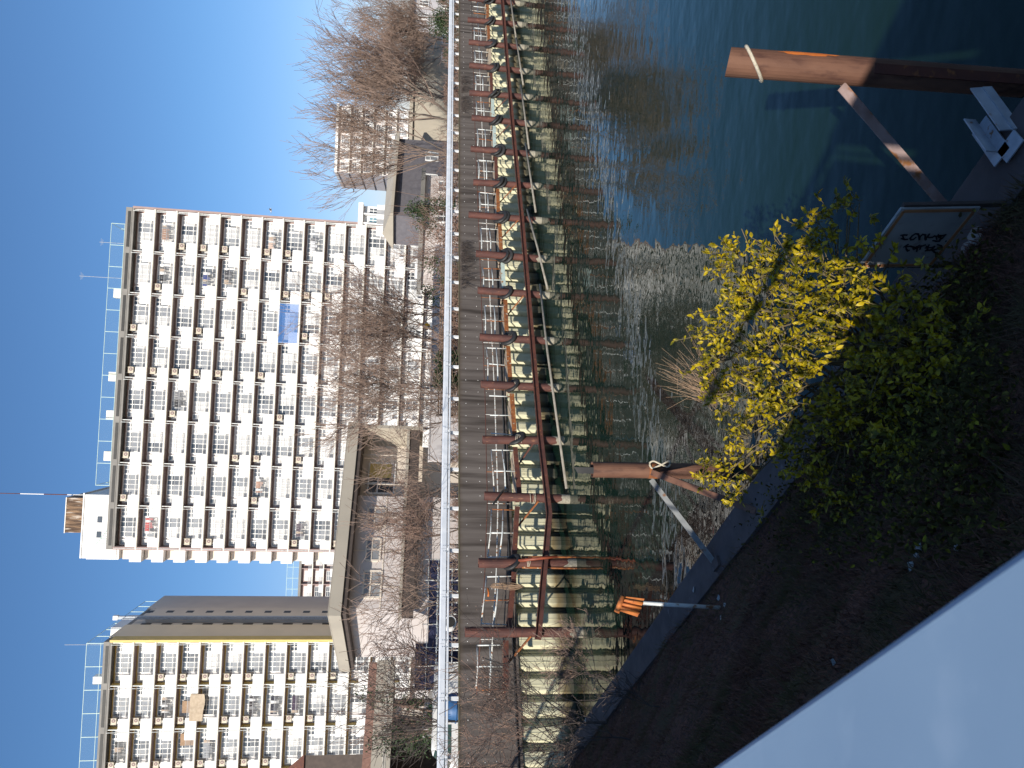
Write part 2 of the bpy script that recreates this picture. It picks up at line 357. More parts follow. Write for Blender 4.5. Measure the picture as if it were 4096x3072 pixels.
while t < 34:
    if t > -.2:
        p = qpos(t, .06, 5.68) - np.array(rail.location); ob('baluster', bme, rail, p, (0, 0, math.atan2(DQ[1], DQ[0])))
    t += .36
shade_blk = thing('shade_block', qpos(-.65, -.1, 4.95), 'unseen block added beside the camera to shade the near pile and sign', 'pillar')  # added out of view to block the sun from the tall near pile
MB().prism([qpos(-1.45, -.2, 0), qpos(-1.45, .0, 0), qpos(-.24, .0, 0), qpos(-.24, -.2, 0)], (0, 0, 4.95), (0, 0, 6.50)).build('shade_block_body', MT['concrete'], shade_blk, world=True)
MB().prism([qpos(.12, -.2, 0), qpos(.12, .0, 0), qpos(1.2, .0, 0), qpos(1.2, -.2, 0)], (0, 0, 4.95), (0, 0, 6.24)).build('shade_block_wing', MT['concrete'], shade_blk, world=True)  # unseen slab added to keep the notice board in shade

# ------------------------------------------------------------------ far embankment wall
WT, WB = 4.485, 2.16
S0, S1 = -66.0, 34.0
emb = thing('embankment_wall', wpos(-30, 0, 0), 'long stained grey concrete flood wall standing on cream sheet piling', 'wall', None, AW)
def el(s, off, z): return (s+30.0, -off, z)          # embankment local: x along, y away from the water
js = [S0, -56.4, -46.5, -36.56, -26.3, -16.12, -6.0, 4.1, 14.2, 24.2, S1]
for a, b in zip(js, js[1:]):
    m_ = MB(); m_.rng(a+30+.012, b+30-.012, 0, .35, WB, WT); m_.build('concrete_panel', MT['concrete_wall'], emb)
jm = MB()
jm.rng(S0+30, S1+30, .03, .33, WB+.02, WT-.02); jm.build('joint_filler', MT['concrete_dark'], emb)
cv = MB()
cv.rng(S0+30, S1+30, -.02, .37, WT, WT+.035); cv.build('coping_edge', mat('coping_mossy', (.13, .11, .065), (.09, .078, .05), rough=.95, scale=2), emb)
th = MB()
s = S0+.4
while s < 5:
    for z in (4.17, 3.56, 3.14):
        if rnd.random() < .9: th.tube([el(s+rnd.uniform(-.03, .03), .0, z), el(s, .012, z)], .016, 5)
    s += .72
o = th.build('tie_hole_plug', MT['white_paint'], emb); o['kind'] = 'stuff'
# sheet piling: one profile per period of .86 m, outer pan towards the canal
PER = .86
def sheet_mesh():
    pr = [(0, .42), (.08, .42), (.17, .10), (.205, .085), (.60, .085), (.635, .10), (.72, .42), (.86, .42)]
    V = []; Fc = []
    for z in (-1.2, 2.15): V += [(x, y, z) for x, y in pr]
    n = len(pr)
    for i in range(n-1): Fc.append((i, i+1, n+i+1, n+i))
    # interlock rib
    m_ = MB().add(V, Fc); m_.rng(-.02, .02, .385, .42, -1.2, 2.12)
    m_.rng(.39, .41, .072, .086, -1.2, 2.1)
    return m_.mesh('sheet_pile', MT['sheet'])
sm = sheet_mesh()
s = S0
while s < 20:
    ob('sheet_pile', sm, emb, (s+30, 0, 0)); s += PER
bk = MB(); bk.rng(S0+30, S1+30, .43, .5, -1.2, 2.14); bk.build('backing', MT['concrete_dark'], emb)
# cable conduits on the face of the wall
for z, r_ in ((2.36, .035),):
    c_ = MB(); c_.tube([el(-57, .05, z), el(-30, .05, z), el(2, .05, z)], r_, 6); c_.build('conduit', MT['dark'], emb)

# guard rail on the wall
GS = 0.92388*2.165
gr = thing('guard_rail', wpos(-30, -.2, WT), 'white steel beam guard rail running along the top of the flood wall', 'guard rail', None, AW)
pm = MB(); pm.rng(-.065, .065, -.06, .06, 0, .79); pm = pm.mesh('post', MT['guard_post'])
bkm = MB(); bkm.prism([(-.05, -.065, .44), (-.05, -.19, .48), (-.05, -.19, .72), (-.05, -.065, .76)], (0, 0, 0), (.1, 0, 0)); bkm = bkm.mesh('bracket', MT['guard_post'])
bmh = MB(); L = GS-.012
V = []; prof = [(-.19, .545), (-.215, .57), (-.215, .765), (-.19, .80), (-.09, .815), (-.075, .80), (-.075, .555), (-.09, .545)]
bmh.prism([(0, y, z) for y, z in prof], (-L/2, 0, 0), (L/2, 0, 0)); bmh = bmh.mesh('rail_beam', MT['guard'])
lmh = MB(); lmh.prism([(0, -.17, .425), (0, -.195, .44), (0, -.195, .50), (0, -.17, .515), (0, -.10, .515), (0, -.10, .425)], (-L/2, 0, 0), (L/2, 0, 0)); lmh = lmh.mesh('lower_rail', MT['guard'])
bolt = MB()
for dx in (-.13, .13):
    for z in (.62, .69, .50): bolt.tube([(dx, -.215 if z > .5 else -.195, z), (dx, -.235 if z > .5 else -.215, z)], .018, 6)
bolt = bolt.mesh('bolt', MT['steel_pale'])
s0 = wloc(W0)   # post number zero stands at s = 0
for k in range(-6, 33):
    x = 30 - GS*k
    ob('post', pm, gr, (x, 0, 0)); ob('bracket', bkm, gr, (x, 0, 0))
    ob('rail_beam', bmh, gr, (x+GS/2, 0, 0)); ob('lower_rail', lmh, gr, (x+GS/2, 0, 0))
    if k > 12: ob('bolt', bolt, gr, (x, 0, 0))

# ------------------------------------------------------------------ mooring piles, tyres, walers, catwalks
PO = 2.222; PRAD = .19
PS = [(-52.26, 4.45), (-49.54, 3.91), (-46.67, 3.61), (-43.76, 3.63), (-40.85, 3.66), (-37.98, 3.67), (-34.9, 3.71), (-32.21, 3.77), (-29.11, 4.14), (-26.07, 3.83), (-23.01, 3.96), (-19.86, 3.87), (-16.84, 3.98), (-13.72, 3.97), (-10.59, 3.98), (-7.37, 4.03), (-4.2, 3.95), (-1.2, 3.9)]
NP = len(PS)
def pname(i): return ORD[i] if i < len(ORD) else 'last'
for i, (s, zt) in enumerate(PS):
    p = wpos(s, PO, 0)
    tk = rnd.uniform(-.035, .05); ty = rnd.uniform(-.03, .03)
    if i == 0: tk = .01
    t_ = thing('mooring_pile', p, f'{pname(i)} rusty brown steel pile from the near end of the mooring row', 'pile', 'rusty mooring piles in front of the flood wall', AW)
    t_.rotation_euler = (ty, tk*.6, AW)
    m_ = MB(); n = 18; prof = [(PRAD, -1.5), (PRAD, 1.5), (PRAD, zt), (PRAD-.02, zt), (PRAD-.02, zt-.5)]
    V = []; Fc = []
    for r_, z in prof: V += [(r_*math.cos(a), r_*math.sin(a), z) for a in np.linspace(0, 2*math.pi, n, endpoint=False)]
    for j in range(len(prof)-1):
        for k in range(n): Fc.append((j*n+k, j*n+(k+1) % n, (j+1)*n+(k+1) % n, (j+1)*n+k))
    Fc.append(tuple((len(prof)-1)*n+k for k in range(n)))
    m_.add(V, Fc); m_.build('pile_tube', MT['rust_pile'], t_, smooth=False)
    b_ = MB(); V = []; Fc = []
    for j, z in enumerate((-1.2, .12, .42)):
        for k in range(n):
            a = 2*math.pi*k/n; zz = z if j < 2 else z+.09*math.sin(a*2+i)+.05*math.sin(a*5+i*2)
            V.append(((PRAD+.012)*math.cos(a), (PRAD+.012)*math.sin(a), zz))
    for j in range(2):
        for k in range(n): Fc.append((j*n+k, j*n+(k+1) % n, (j+1)*n+(k+1) % n, (j+1)*n+k))
    b_.add(V, Fc); b_.build('barnacle_band', MT['barnacle'], t_)
# tyres hung round the piles
def tyre_mesh(Rr, r_):
    m_ = MB(); n, k = 22, 10; V = []; Fc = []
    for i in range(n):
        a = 2*math.pi*i/n
        for j in range(k):
            b = 2*math.pi*j/k; rr = Rr + r_*math.cos(b)*1.0; zz = r_*math.sin(b)*.8
            V.append((rr*math.cos(a), rr*math.sin(a), zz))
    for i in range(n):
        for j in range(k): Fc.append((i*k+j, ((i+1) % n)*k+j, ((i+1) % n)*k+(j+1) % k, i*k+(j+1) % k))
    return m_.add(V, Fc).mesh('rubber_tyre', MT['rubber'], True)
TY = [tyre_mesh(.335, .115), tyre_mesh(.32, .10), tyre_mesh(.35, .125)]
CW = [3.05, 2.72, 2.38, 2.25, 2.32, 2.38, 2.40, 2.45, 2.5, 2.52, 2.54, 2.55, 2.57, 2.58, 2.6, 2.62, 2.6]   # catwalk level at each bay
for i, (s, zt) in enumerate(PS):
    if i == 0: continue
    n_t = 1 if i < 7 else 2
    if i == 2: continue
    zc = CW[min(i, len(CW)-1)]-.12
    for k in range(n_t):
        o = ob('rubber_fender', TY[(i+k) % 3], None, wpos(s+.03, PO+.02, zc-.17*k-.02), (rnd.uniform(.75, 1.0), rnd.uniform(.15, .45)*(1 if k == 0 else -.3), AW+rnd.uniform(-.3, .3)))
        where = f'black tyre hung round the {pname(i)} rusty pile from the near end'
        if n_t == 2: where = ('upper ' if k == 0 else 'lower ')+where
        tag(o, where, 'fender', 'black tyres hung round the mooring piles')
# the strap of cut tyre on the third pile
m_ = MB(); p3 = wpos(PS[2][0], PO+.22, 0)
a_ = Wp(1975, 2010, PO+.24); b_ = Wp(2012, 1963, PO+.26)
a_ = Wp(1972, 2018, PO+.24)
m_.bar(a_, b_, .05, .17, NW); m_.bar(b_, b_+np.array([.06, .0, -.2]), .05, .15, NW)
tag(m_.build('rubber_strap', MT['rubber']), 'black strip of cut tyre tied across the third rusty pile', 'strap')
# ropes wound round some piles
for i, zc, k in ((2, 1.55, 3), (3, 2.0, 4), (4, 1.95, 3), (5, 2.0, 5), (1, 1.9, 3)):
    s = PS[i][0]; m_ = MB(); pts = []
    for a in np.linspace(0, 2*math.pi*k, 18*k):
        pts.append(wpos(s, PO, 0)+np.array([math.cos(a)*.212, math.sin(a)*.212, zc+.10*math.sin(a*.5+i)+.03*a/6.28]))
    m_.tube(pts, .013, 5)
    tag(m_.build('rope', MT['rope'], smooth=True), f'thin pale rope wound round the {pname(i)} rusty pile', 'rope', 'ropes wound round the far piles')
# walers: channel beams bolted along the front of the piles
def channel(m_, a, b, h=.24, w_=.11, t=.02):
    m_.bar(a, b, t, h)
    up = np.array([0, 0, h/2-t/2]); o_ = NW*(w_/2)
    m_.bar(a+up+o_, b+up+o_, w_, t); m_.bar(a-up+o_, b-up+o_, w_, t)
off = PO+PRAD+.04
wz = [(-52.6, 1.78), (-47.55, .98), (-43.76, 1.10), (-37.98, 1.13), (-29.11, 1.18), (-19.86, 1.32), (-10.59, 1.37), (2.0, 1.42)]
wt = thing('steel_waler', wpos(-30, off, 1.1), 'long rusty steel channel beam bolted across the row of piles', 'beam', None, AW)
for i, ((s, z), (s2, z2)) in enumerate(zip(wz, wz[1:])):
    m_ = MB(); channel(m_, wpos(s, off, z), wpos(s2+.02, off, z2)); m_.build('channel_beam', MT['rust_pile'] if i < 2 else MT['rust'], wt, world=True)
# grey pipes lashed to the piles just above the water
gp = [((2266, 1954), (2189, 1400), (2160, 1138)), ((2191, 1158), (2150, 990), (2108, 838)), ((2143, 849), (2121, 700), (2102, 574)), ((2116, 595), (2098, 450), (2083, 340)), ((2093, 340), (2078, 240), (2063, 143)), ((2064, 150), (2052, 70), (2038, -40))]
for i, g_ in enumerate(gp):
    m_ = MB(); m_.tube([Wp(x, y, PO+.36+.03*(i % 2)) for x, y in g_], .058, 9)
    tag(m_.build('grey_pipe', MT['grey_pipe'], smooth=True), f'{pname(i)} weathered grey pipe along the waterline, counted from the near piles', 'pipe', 'grey pipes lashed to the piles above the water')
# braces from pile to catwalk
for i in (0, 2, 3, 6, 8, 9, 11, 12, 14, 15):
    s, zt = PS[i]; zc = CW[min(i, 16)]
    d = -1 if i in (0, 2, 3, 6, 8, 9, 11, 12) else 1
    a = wpos(s+d*.16, PO+.05, 1.35 if i else 2.0); b = wpos(s+d*.95, PO-.75, zc-.22)
    m_ = MB(); m_.bar(a, b, .065, .065); m_.bar(a+NW*.03, b+NW*.03, .075, .012)
    tag(m_.build('brace', MT['rust_orange'] if i in (0, 2, 6, 8, 9) else MT['rust']), f'rusty diagonal strut under the catwalk at the {pname(i)} pile', 'strut', 'rusty struts under the catwalk')
# catwalk bays and their handrails
CATS = ['rust', 'rust', 'rust', 'rust_orange', 'rust_orange', 'rust_orange', 'mint', 'rust_orange', 'rust_orange', 'rust', 'mint', 'mint', 'rust', 'plank', 'rust_orange', 'rust_orange', 'rust_orange']
def catw_z(i): return CW[i]
# free end beyond the first pile
spans = [(-54.3, -52.5)] + [(PS[i][0]+.25, PS[i+1][0]-.3) for i in range(NP-1)]
zs = [(3.05, 2.98)] + [(CW[i]-.02 if i else 2.85, CW[min(i+1, 16)]-.06) for i in range(NP-1)]
zs[1] = (2.84, 2.55); zs[2] = (2.52, 2.28); zs[3] = (2.16, 2.24)
for i, ((a, b), (za, zb)) in enumerate(zip(spans, zs)):
    nm = 'at the free end before the first pile' if i == 0 else f'between the {pname(i-1)} and {pname(i)} piles'
    c = thing('catwalk', wpos((a+b)/2, PO-.45, (za+zb)/2), f'narrow weathered plank catwalk {nm}', 'catwalk', 'catwalk bays along the piles', AW)
    key = CATS[max(0, i-1)]
    m_ = MB(); m_.bar(wpos(a, PO-.21, za-.07), wpos(b, PO-.21, zb-.07), .07, .20); m_.build('edge_beam', MT[key], c, world=True)
    m_ = MB(); m_.bar(wpos(a+.05, PO-.95, za-.09), wpos(b-.05, PO-.95, zb-.09), .06, .14); m_.build('rear_beam', MT['rust'], c, world=True)
    for k in range([1, 0, 1][i] if i < 3 else 4):
        m_ = MB(); o_ = PO-.36-.235*k
        m_.bar(wpos(a+rnd.uniform(0, .12), o_, za-.005), wpos(b-rnd.uniform(0, .12), o_, zb-.005), .22, .04); m_.build('plank', MT['plank'], c, world=True)
    # handrail frame: stands on the front edge; some are complete, some broken
    if i in (4, 16): styles = 'posts'
    else: styles = 'frame'
    hh = 1.0
    h = thing('handrail', wpos((a+b)/2, PO-.22, (za+zb)/2), (f'white pipe handrail with flaking rust {nm}' if i not in (4, 16) else f'bare rusty handrail posts without rails {nm}'), 'handrail', 'pipe handrails on the catwalk', AW)
    c0, c1 = (a+.1, b-.15) if i < 6 else (a+.05, b-.45)
    fz = lambda s: za+(zb-za)*(s-a)/(b-a)
    colr = lambda k: MT['pipe_white'] if (k*7+i*3) % 5 else MT['rust_orange']
    npost = 3 if i not in (0,) else 3
    for k in range(npost):
        s = c0+(c1-c0)*k/(npost-1); m_ = MB(); jit = rnd.uniform(-.05, .05)
        m_.tube([wpos(s, PO-.22, fz(s)), wpos(s+jit, PO-.22, fz(s)+hh)], .027, 7); m_.build('rail_post', colr(k), h, True, True)
    if styles == 'frame':
        for k, z in enumerate((hh, .52)):
            m_ = MB(); sag = -.05*rnd.random()
            m_.tube([wpos(c0+(.0 if k == 0 else .02), PO-.22, fz(c0)+z), wpos((c0+c1)/2, PO-.2, fz((c0+c1)/2)+z+sag), wpos(c1, PO-.22, fz(c1)+z)], .029 if k == 0 else .033, 7)
            m_.build('rail_bar', MT['pipe_white'] if k or i > 5 else MT['rust_white'], h, True, True)
# long continuous rear rail along the wall
rr = thing('rear_handrail', wpos(-30, PO-1.0, 3.4), 'long thin rusty pipe handrail along the back of the catwalk', 'handrail', None, AW)
zr = [(-54.2, 3.95), (-49.5, 3.55), (-46.4, 3.38), (-40.8, 3.36), (-34.9, 3.42), (-26, 3.5), (-16.8, 3.58), (-2, 3.62)]
for k, dz in enumerate((0, -.47)):
    m_ = MB(); m_.tube([wpos(s, PO-1.0, z+dz) for s, z in zr], .019 if k == 0 else .032, 6); m_.build('rail_bar', MT['rust'] if k == 0 else MT['rust_white'], rr, True, True)
s = -53.6
while s < -2:
    z = np.interp(s, [q[0] for q in zr], [q[1] for q in zr]); m_ = MB(); m_.tube([wpos(s, PO-1.0, z-1.0), wpos(s, PO-1.0, z)], .016, 6)
    m_.build('rail_post', MT['rust_white'] if rnd.random() < .6 else MT['rust_orange'], rr, True, True); s += 1.46+rnd.uniform(-.1, .1)
# coil of rope over the handrail, hanging cable loop, orange lifebuoy-like bundle
m_ = MB(); c = Wp(1985, 2344, PO-.05)
for k in range(9):
    x0 = rnd.uniform(-.05, .05); pts = []
    for a in np.linspace(0, 2*math.pi, 16):
        pts.append(c+E*(x0+.04*math.sin(a*2+k)+(.03+.007*k)*math.cos(a))+NW*.04*math.sin(a)+np.array([0, 0, -.42+(.5+.02*k)*math.sin(a)]))
    m_.tube(pts, .012, 5, closed=True)
tag(m_.build('rope_coil', MT['straw'], smooth=True), 'straw coloured coil of old rope hung over the handrail by the second pile', 'rope')
m_ = MB(); m_.tube([Wp(1951, 2352, PO), Wp(1955, 2372, PO), Wp(1953, 2386, PO)], .035, 7)
tag(m_.build('float', MT['spray'], smooth=True), 'small orange float hung on the handrail next to the rope coil', 'float')
m_ = MB(); pts = []
c0 = Wp(1930, 2630, PO-.3); c1 = Wp(2042, 2620, PO-.2)
for k in np.linspace(0, 1, 14): pts.append(c0*(1-k)+c1*k+NW*.3*math.sin(k*math.pi)+np.array([0, 0, -.25*math.sin(k*math.pi)])+E*(-.35*math.sin(k*math.pi)))
m_.tube(pts, .022, 6); tag(m_.build('cable', MT['rubber'], smooth=True), 'black cable looping from the free end of the catwalk', 'cable')
# orange pole leaning against the second pile
m_ = MB(); m_.tube([Wp(2073, 2243, PO+.3), Wp(2160, 2233, PO+.42), Wp(2230, 2226, PO+.5)], .06, 9)
tag(m_.build('leaning_pole', mat('orange_red', (.27, .062, .028), (.18, .045, .022), rough=.5, scale=5), smooth=True), 'orange red pipe leaning against the second rusty pile', 'pipe')
for k, (dx, r_) in enumerate(((.24, .05), (-.24, .04))):
    m_ = MB(); m_.tube([wpos(PS[1][0]+dx, PO+.1, -1), wpos(PS[1][0]+dx*.9, PO+.08, 2.2)], r_, 8)
    tag(m_.build('pipe', MT['rust_orange'], smooth=True), ['thin rusty pipe on the far side of the second pile', 'thinner rusty pipe on the near side of the second pile'][k], 'pipe')

# ------------------------------------------------------------------ apartment blocks
FG, FWD, ZT = 2.65209, 5.38923, 40.7148
def win_frame(w_, h_, cols, trans, t=.062, d=.07):
    m_ = MB()
    m_.rng(-w_/2, w_/2, -d, d, 0, t*1.6); m_.rng(-w_/2, w_/2, -d, d, h_-t*1.4, h_)
    for k in range(cols+1):
        x = -w_/2 + w_*k/cols; q = t if 0 < k < cols else t*1.3
        m_.rng(x-q*.7, x+q*.7, -d*.98, d*.98, t*1.6, h_-t*1.4)
    for z in trans: m_.rng(-w_/2+t, w_/2-t, -d*.96, d*.96, z-t*.6, z+t*.6)
    return m_
def rail_mesh(w_, h_):
    m_ = MB(); m_.rng(-w_/2, w_/2, -.02, .02, h_-.05, h_); m_.rng(-w_/2, w_/2, -.02, .02, .06, .10)
    n = int(w_/.13)
    for k in range(n+1): x = -w_/2+w_*k/n; m_.rng(x-.014, x+.014, -.012, .012, .10, h_-.05)
    return m_
def ac_parts():
    b = MB(); b.rng(-.4, .4, -.15, .15, -.62, 0); b.rng(-.42, .42, -.17, .17, -.015, .012)
    f = MB(); f.tube([(-.1, .152, -.31), (-.1, .165, -.31)], .235, 14)
    g = MB(); g.tube([(-.1, .166, -.31), (-.1, .175, -.31)], .07, 10)
    k = MB(); k.rng(-.36, -.32, -.02, .02, 0, .28); k.rng(.32, .36, -.02, .02, 0, .28)
    return b.mesh('casing', MT['ac']), f.mesh('fan', MT['brown_dark']), g.mesh('hub', MT['ac']), k.mesh('hanger', MT['pipe_white'])
ACM = ac_parts()
GL = ['glass_dark', 'glass_mid', 'glass_curtain', 'glass_mid', 'glass_mid', 'glass_curtain']
def block(name, label, origin, nb, rows, ztop, wall, pal, acp, seed, acgroup, acdesc, half_end=True, depth=21.76, boundary_off=0.0):
    r = random.Random(seed)
    root = thing(name, (origin[0], origin[1], GZ), label, 'apartment block', None, math.pi+CF)
    Wd = nb*FWD; D_ = 1.02
    zb0 = ztop - FG*(rows-1) - GZ
    # core walls
    m_ = MB(); m_.rng(0.02, Wd-.02, -depth, -D_, 0, ztop+FG-GZ-.2); m_.build('wall', MT[wall], root)
    m_ = MB(); m_.rng(.35, Wd-.35, -D_-.02, -D_+.01, 0, ztop+FG-GZ-.25); m_.build('back_wall', MT['white_wall'], root)
    # roof slab with dark slots
    zp = ztop+FG-GZ
    m_ = MB(); m_.rng(-.1, Wd+.1, -depth-.1, .06, zp-.2, zp+.05); m_.build('roof', MT['grey_cap'], root)
    m_ = MB(); m_.rng(-.1, Wd+.1, -.16, .1, zp+.05, zp+.78); m_.rng(-.1, .12, -depth, -.16, zp+.05, zp+.78); m_.rng(Wd-.12, Wd+.1, -depth, -.16, zp+.05, zp+.78); m_.build('parapet', MT['grey_cap'], root)
    for b in range(nb):
        m_ = MB(); m_.rng(b*FWD+.40, (b+1)*FWD-.40, .09, .125, zp+.16, zp+.52); m_.build('roof_slot', MT['slot'], root)
    slab = MB(); slab.rng(-.05, Wd+.05, -D_, .06, -.17, 0); slab.rng(-.05, Wd+.05, .06, .11, -.13, .035)
    slab = slab.mesh('balcony_slab', MT['cream'])
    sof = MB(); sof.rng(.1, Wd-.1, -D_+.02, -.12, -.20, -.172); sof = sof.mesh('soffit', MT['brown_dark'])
    pn = MB(); pn.rng(-1.36, 1.36, .02, .07, .05, 1.22); pnm = pn.mesh('balcony_panel', MT['panel'])
    ph = MB(); ph.rng(0, 1.36, .02, .07, .05, 1.22); phm = ph.mesh('balcony_panel', MT['panel'])
    rl = rail_mesh(2.62, 1.10).mesh('balcony_railing', MT['bars'])
    pt = MB(); pt.rng(-.06, .06, -D_, -.10, 0, FG-.20); ptm = pt.mesh('partition', MT[pal])
    pe = MB(); pe.rng(-.05, .05, -.10, -.02, 1.22, FG-.17); pem = pe.mesh('partition_edge', MT['pipe_white'])
    dp = MB(); dp.tube([(.28, .10, zb0-2.6), (.28, .10, ztop+FG-GZ-.1)], .04, 6); dpm = dp.mesh('drainpipe', MT['pipe_white'])
    wa = win_frame(2.5, 2.22, 4, (.72, 1.62)).mesh('window', MT['white_paint']); wb = win_frame(1.05, 1.62, 2, (1.1,)).mesh('window', MT['white_paint']); wc = win_frame(.62, 2.2, 1, (1.6,)).mesh('window', MT['white_paint'])
    def pane(x0, x1, z0, z1, k): return MB().rng(x0, x1, -.012, .012, z0, z1).mesh('pane', MT[k])
    PA = {(k, g): pane(-1.24+1.25*k, .0+1.25*k,   .05, 2.18, g) for k in (0, 1) for g in set(GL)}
    PB = {g: pane(-.51, .51, .05, 1.58, g) for g in set(GL)}; PC = {g: pane(-.29, .29, .05, 2.16, g) for g in set(GL)}
    ub = MB().rng(-2.62, 2.62, -.04, .0, 2.28, 2.44).mesh('wall_band', MT[pal])
    cl = {}
    for i in range(rows):
        z = ztop-FG*i-GZ
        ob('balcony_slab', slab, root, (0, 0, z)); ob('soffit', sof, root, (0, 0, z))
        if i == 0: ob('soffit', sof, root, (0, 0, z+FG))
        for b in range(nb+1):
            x = b*FWD
            if b == 0: ob('balcony_panel', phm, root, (.04, 0, z))
            elif b == nb: o = ob('balcony_panel', phm, root, (x-.04, 0, z), (0, 0, 0)); o.scale = (-1, 1, 1)
            else: ob('balcony_panel', pnm, root, (x, 0, z))
            ob('partition', ptm, root, (min(max(x, .08), Wd-.08), 0, z)); ob('partition_edge', pem, root, (min(max(x, .08), Wd-.08), 0, z))
        for b in range(nb):
            x = b*FWD+FWD/2
            ob('balcony_railing', rl, root, (x, .04, z))
            a = ob('window', wa, root, (x+.10, -D_+.07, z+.04))
            for k in (0, 1): ob('pane', PA[(k, r.choice(GL))], a)
            a = ob('window', wb, root, (x-1.78, -D_+.07, z+.62)); ob('pane', PB[r.choice(GL)], a)
            a = ob('window', wc, root, (x+2.02, -D_+.07, z+.04)); ob('pane', PC[r.choice(GL)], a)
            ob('wall_band', ub, root, (x, -D_+.03, z))
            if r.random() < acp and i < 11:
                loc = root.matrix_basis @ Vector((x+FWD/2-.95, -.35, z+FG-.48))
                t_ = thing('air_conditioner', loc, f'cream air conditioner, {ORD[i]} floor from the roof, {ORD[b]} bay from the right, {acdesc}', 'air conditioner', acgroup, math.pi+CF)
                for me in ACM: ob(me.name, me, t_)
    for b in range(nb+1): ob('drainpipe', dpm, root, (min(b*FWD, Wd-.35), 0, 0))
    return root
def cloth_on(origin, b, i, ztop, items, label, name='laundry', cat='laundry'):
    pass
big = block('apartment_block', 'tall apartment block with brown soffits and rows of white balcony panels', F0, 8, 15, ZT, 'brown_wall', 'brown_wall', .38, 5, 'air conditioners on the brown block', 'brown block')
YO = F0 + FL*54.74
ZY = 40.30
yel = block('apartment_block', 'tall apartment block with yellow end frame and balconies, taupe side wall in shade', YO, 4, 14, ZY, 'tan_wall', 'yellow', .5, 11, 'air conditioners on the yellow block', 'yellow block')
# yellow end fin of the front
m_ = MB(); m_.rng(-.32, -.02, -1.5, .10, 0, ZY+FG-GZ+.1); m_.build('end_frame', MT['yellow'], yel)
m_ = MB(); m_.rng(-.24, -.03, -6.7, -1.52, 0, ZY+FG-GZ+.75); m_.build('side_wall', MT['tan_wall'], yel)
m_ = MB(); m_.rng(-.24, -.03, -21.8, -14.6, 0, ZY+FG-GZ+.75); m_.build('side_wall', MT['grey_wall'], yel)
m_ = MB(); m_.rng(-.14, -.02, -14.58, -6.72, 0, ZY+FG-GZ+.2); m_.build('stair_wall', MT['grey_wall'], yel)
m_ = MB(); m_.rng(-.9, -.15, -12.6, -8.2, 0, ZY+FG-GZ-1.2); m_.build('stair_tower', MT['grey_wall'], yel)
m_ = MB(); m_.rng(-1.02, -.62, -8.18, -7.75, 0, ZY+FG-GZ+2.2); m_.build('duct', MT['steel_pale'], yel)
m_ = MB(); m_.rng(-1.10, -.54, -8.25, -7.68, ZY+FG-GZ+2.2, ZY+FG-GZ+2.8); m_.build('duct_cap', MT['white_paint'], yel)
slot = MB().rng(-.03, .03, -.55, .55, 0, 1.35).mesh('stair_opening', MT['slot']); slotf = MB().rng(-.02, .09, -.60, .60, -.08, .0).mesh('sill', MT['grey_wall'])
for i in range(13):
    z = ZY-FG*i-GZ
    for y in (-7.15, -13.9): a = ob('stair_opening', slot, yel, (-.12, y, z+.35)); ob('sill', slotf, a, (-.05, 0, 0))
    a = ob('stair_opening', slot, yel, (-.885, -10.6, z+1.2)); a.scale = (1, .9, .7)
m_ = MB(); m_.rng(.4, 6, -13.5, -7.5, ZY+FG-GZ, ZY+FG-GZ+2.9); m_.build('stair_house', MT['white_paint'], yel)
def roof_fence(root, x0, x1, yf, depth, z0, h, label):
    f_ = thing('roof_fence', root.matrix_basis @ Vector((x0, yf, z0)), label, 'fence', None, math.pi+CF)
    n = max(2, int((x1-x0)/2.7)); st = (x1-x0)/n
    pm_ = MB(); pm_.rng(-.035, .035, -.035, .035, 0, h); pm_.bar((0, 0, h*.55), (0, -1.0, 0), .05, .05); pm_ = pm_.mesh('fence_post', MT['green_post'])
    sc = MB(); sc.rng(.03, st-.03, -.006, .006, .05, h-.05); sc = sc.mesh('mesh_screen', MT['green_mesh'])
    for k in range(n+1):
        ob('fence_post', pm_, f_, (k*st, 0, 0))
        if k < n: ob('mesh_screen', sc, f_, (k*st, 0, 0))
    for z in (h, h*.5, .05):
        m_ = MB(); m_.rng(0, x1-x0, -.025, .025, z-.025, z+.025); m_.build('fence_rail', MT['green_post'], f_)
    for xx in (0, x1-x0):
        nn = max(2, int(depth/2.7)); sy = depth/nn
        for k in range(1, nn+1): m_ = MB(); m_.rng(xx-.035, xx+.035, -k*sy-.035, -k*sy+.035, 0, h); m_.build('fence_post', MT['green_post'], f_)
        m_ = MB(); m_.rng(xx-.006, xx+.006, -depth, 0, .05, h-.05); m_.build('mesh_screen', MT['green_mesh'], f_)
        m_ = MB(); m_.rng(xx-.025, xx+.025, -depth, 0, h-.025, h+.025); m_.build('fence_rail', MT['green_post'], f_)
    return f_
roof_fence(big, 1.6, 35.5, -2.2, 9, ZT+FG-GZ+.05, 3.3, 'pale green mesh fence round the flat roof of the brown block')
roof_fence(yel, .6, 21.0, -1.6, 20, ZY+FG-GZ+.05, 3.4, 'pale green mesh fence round the flat roof of the yellow block')
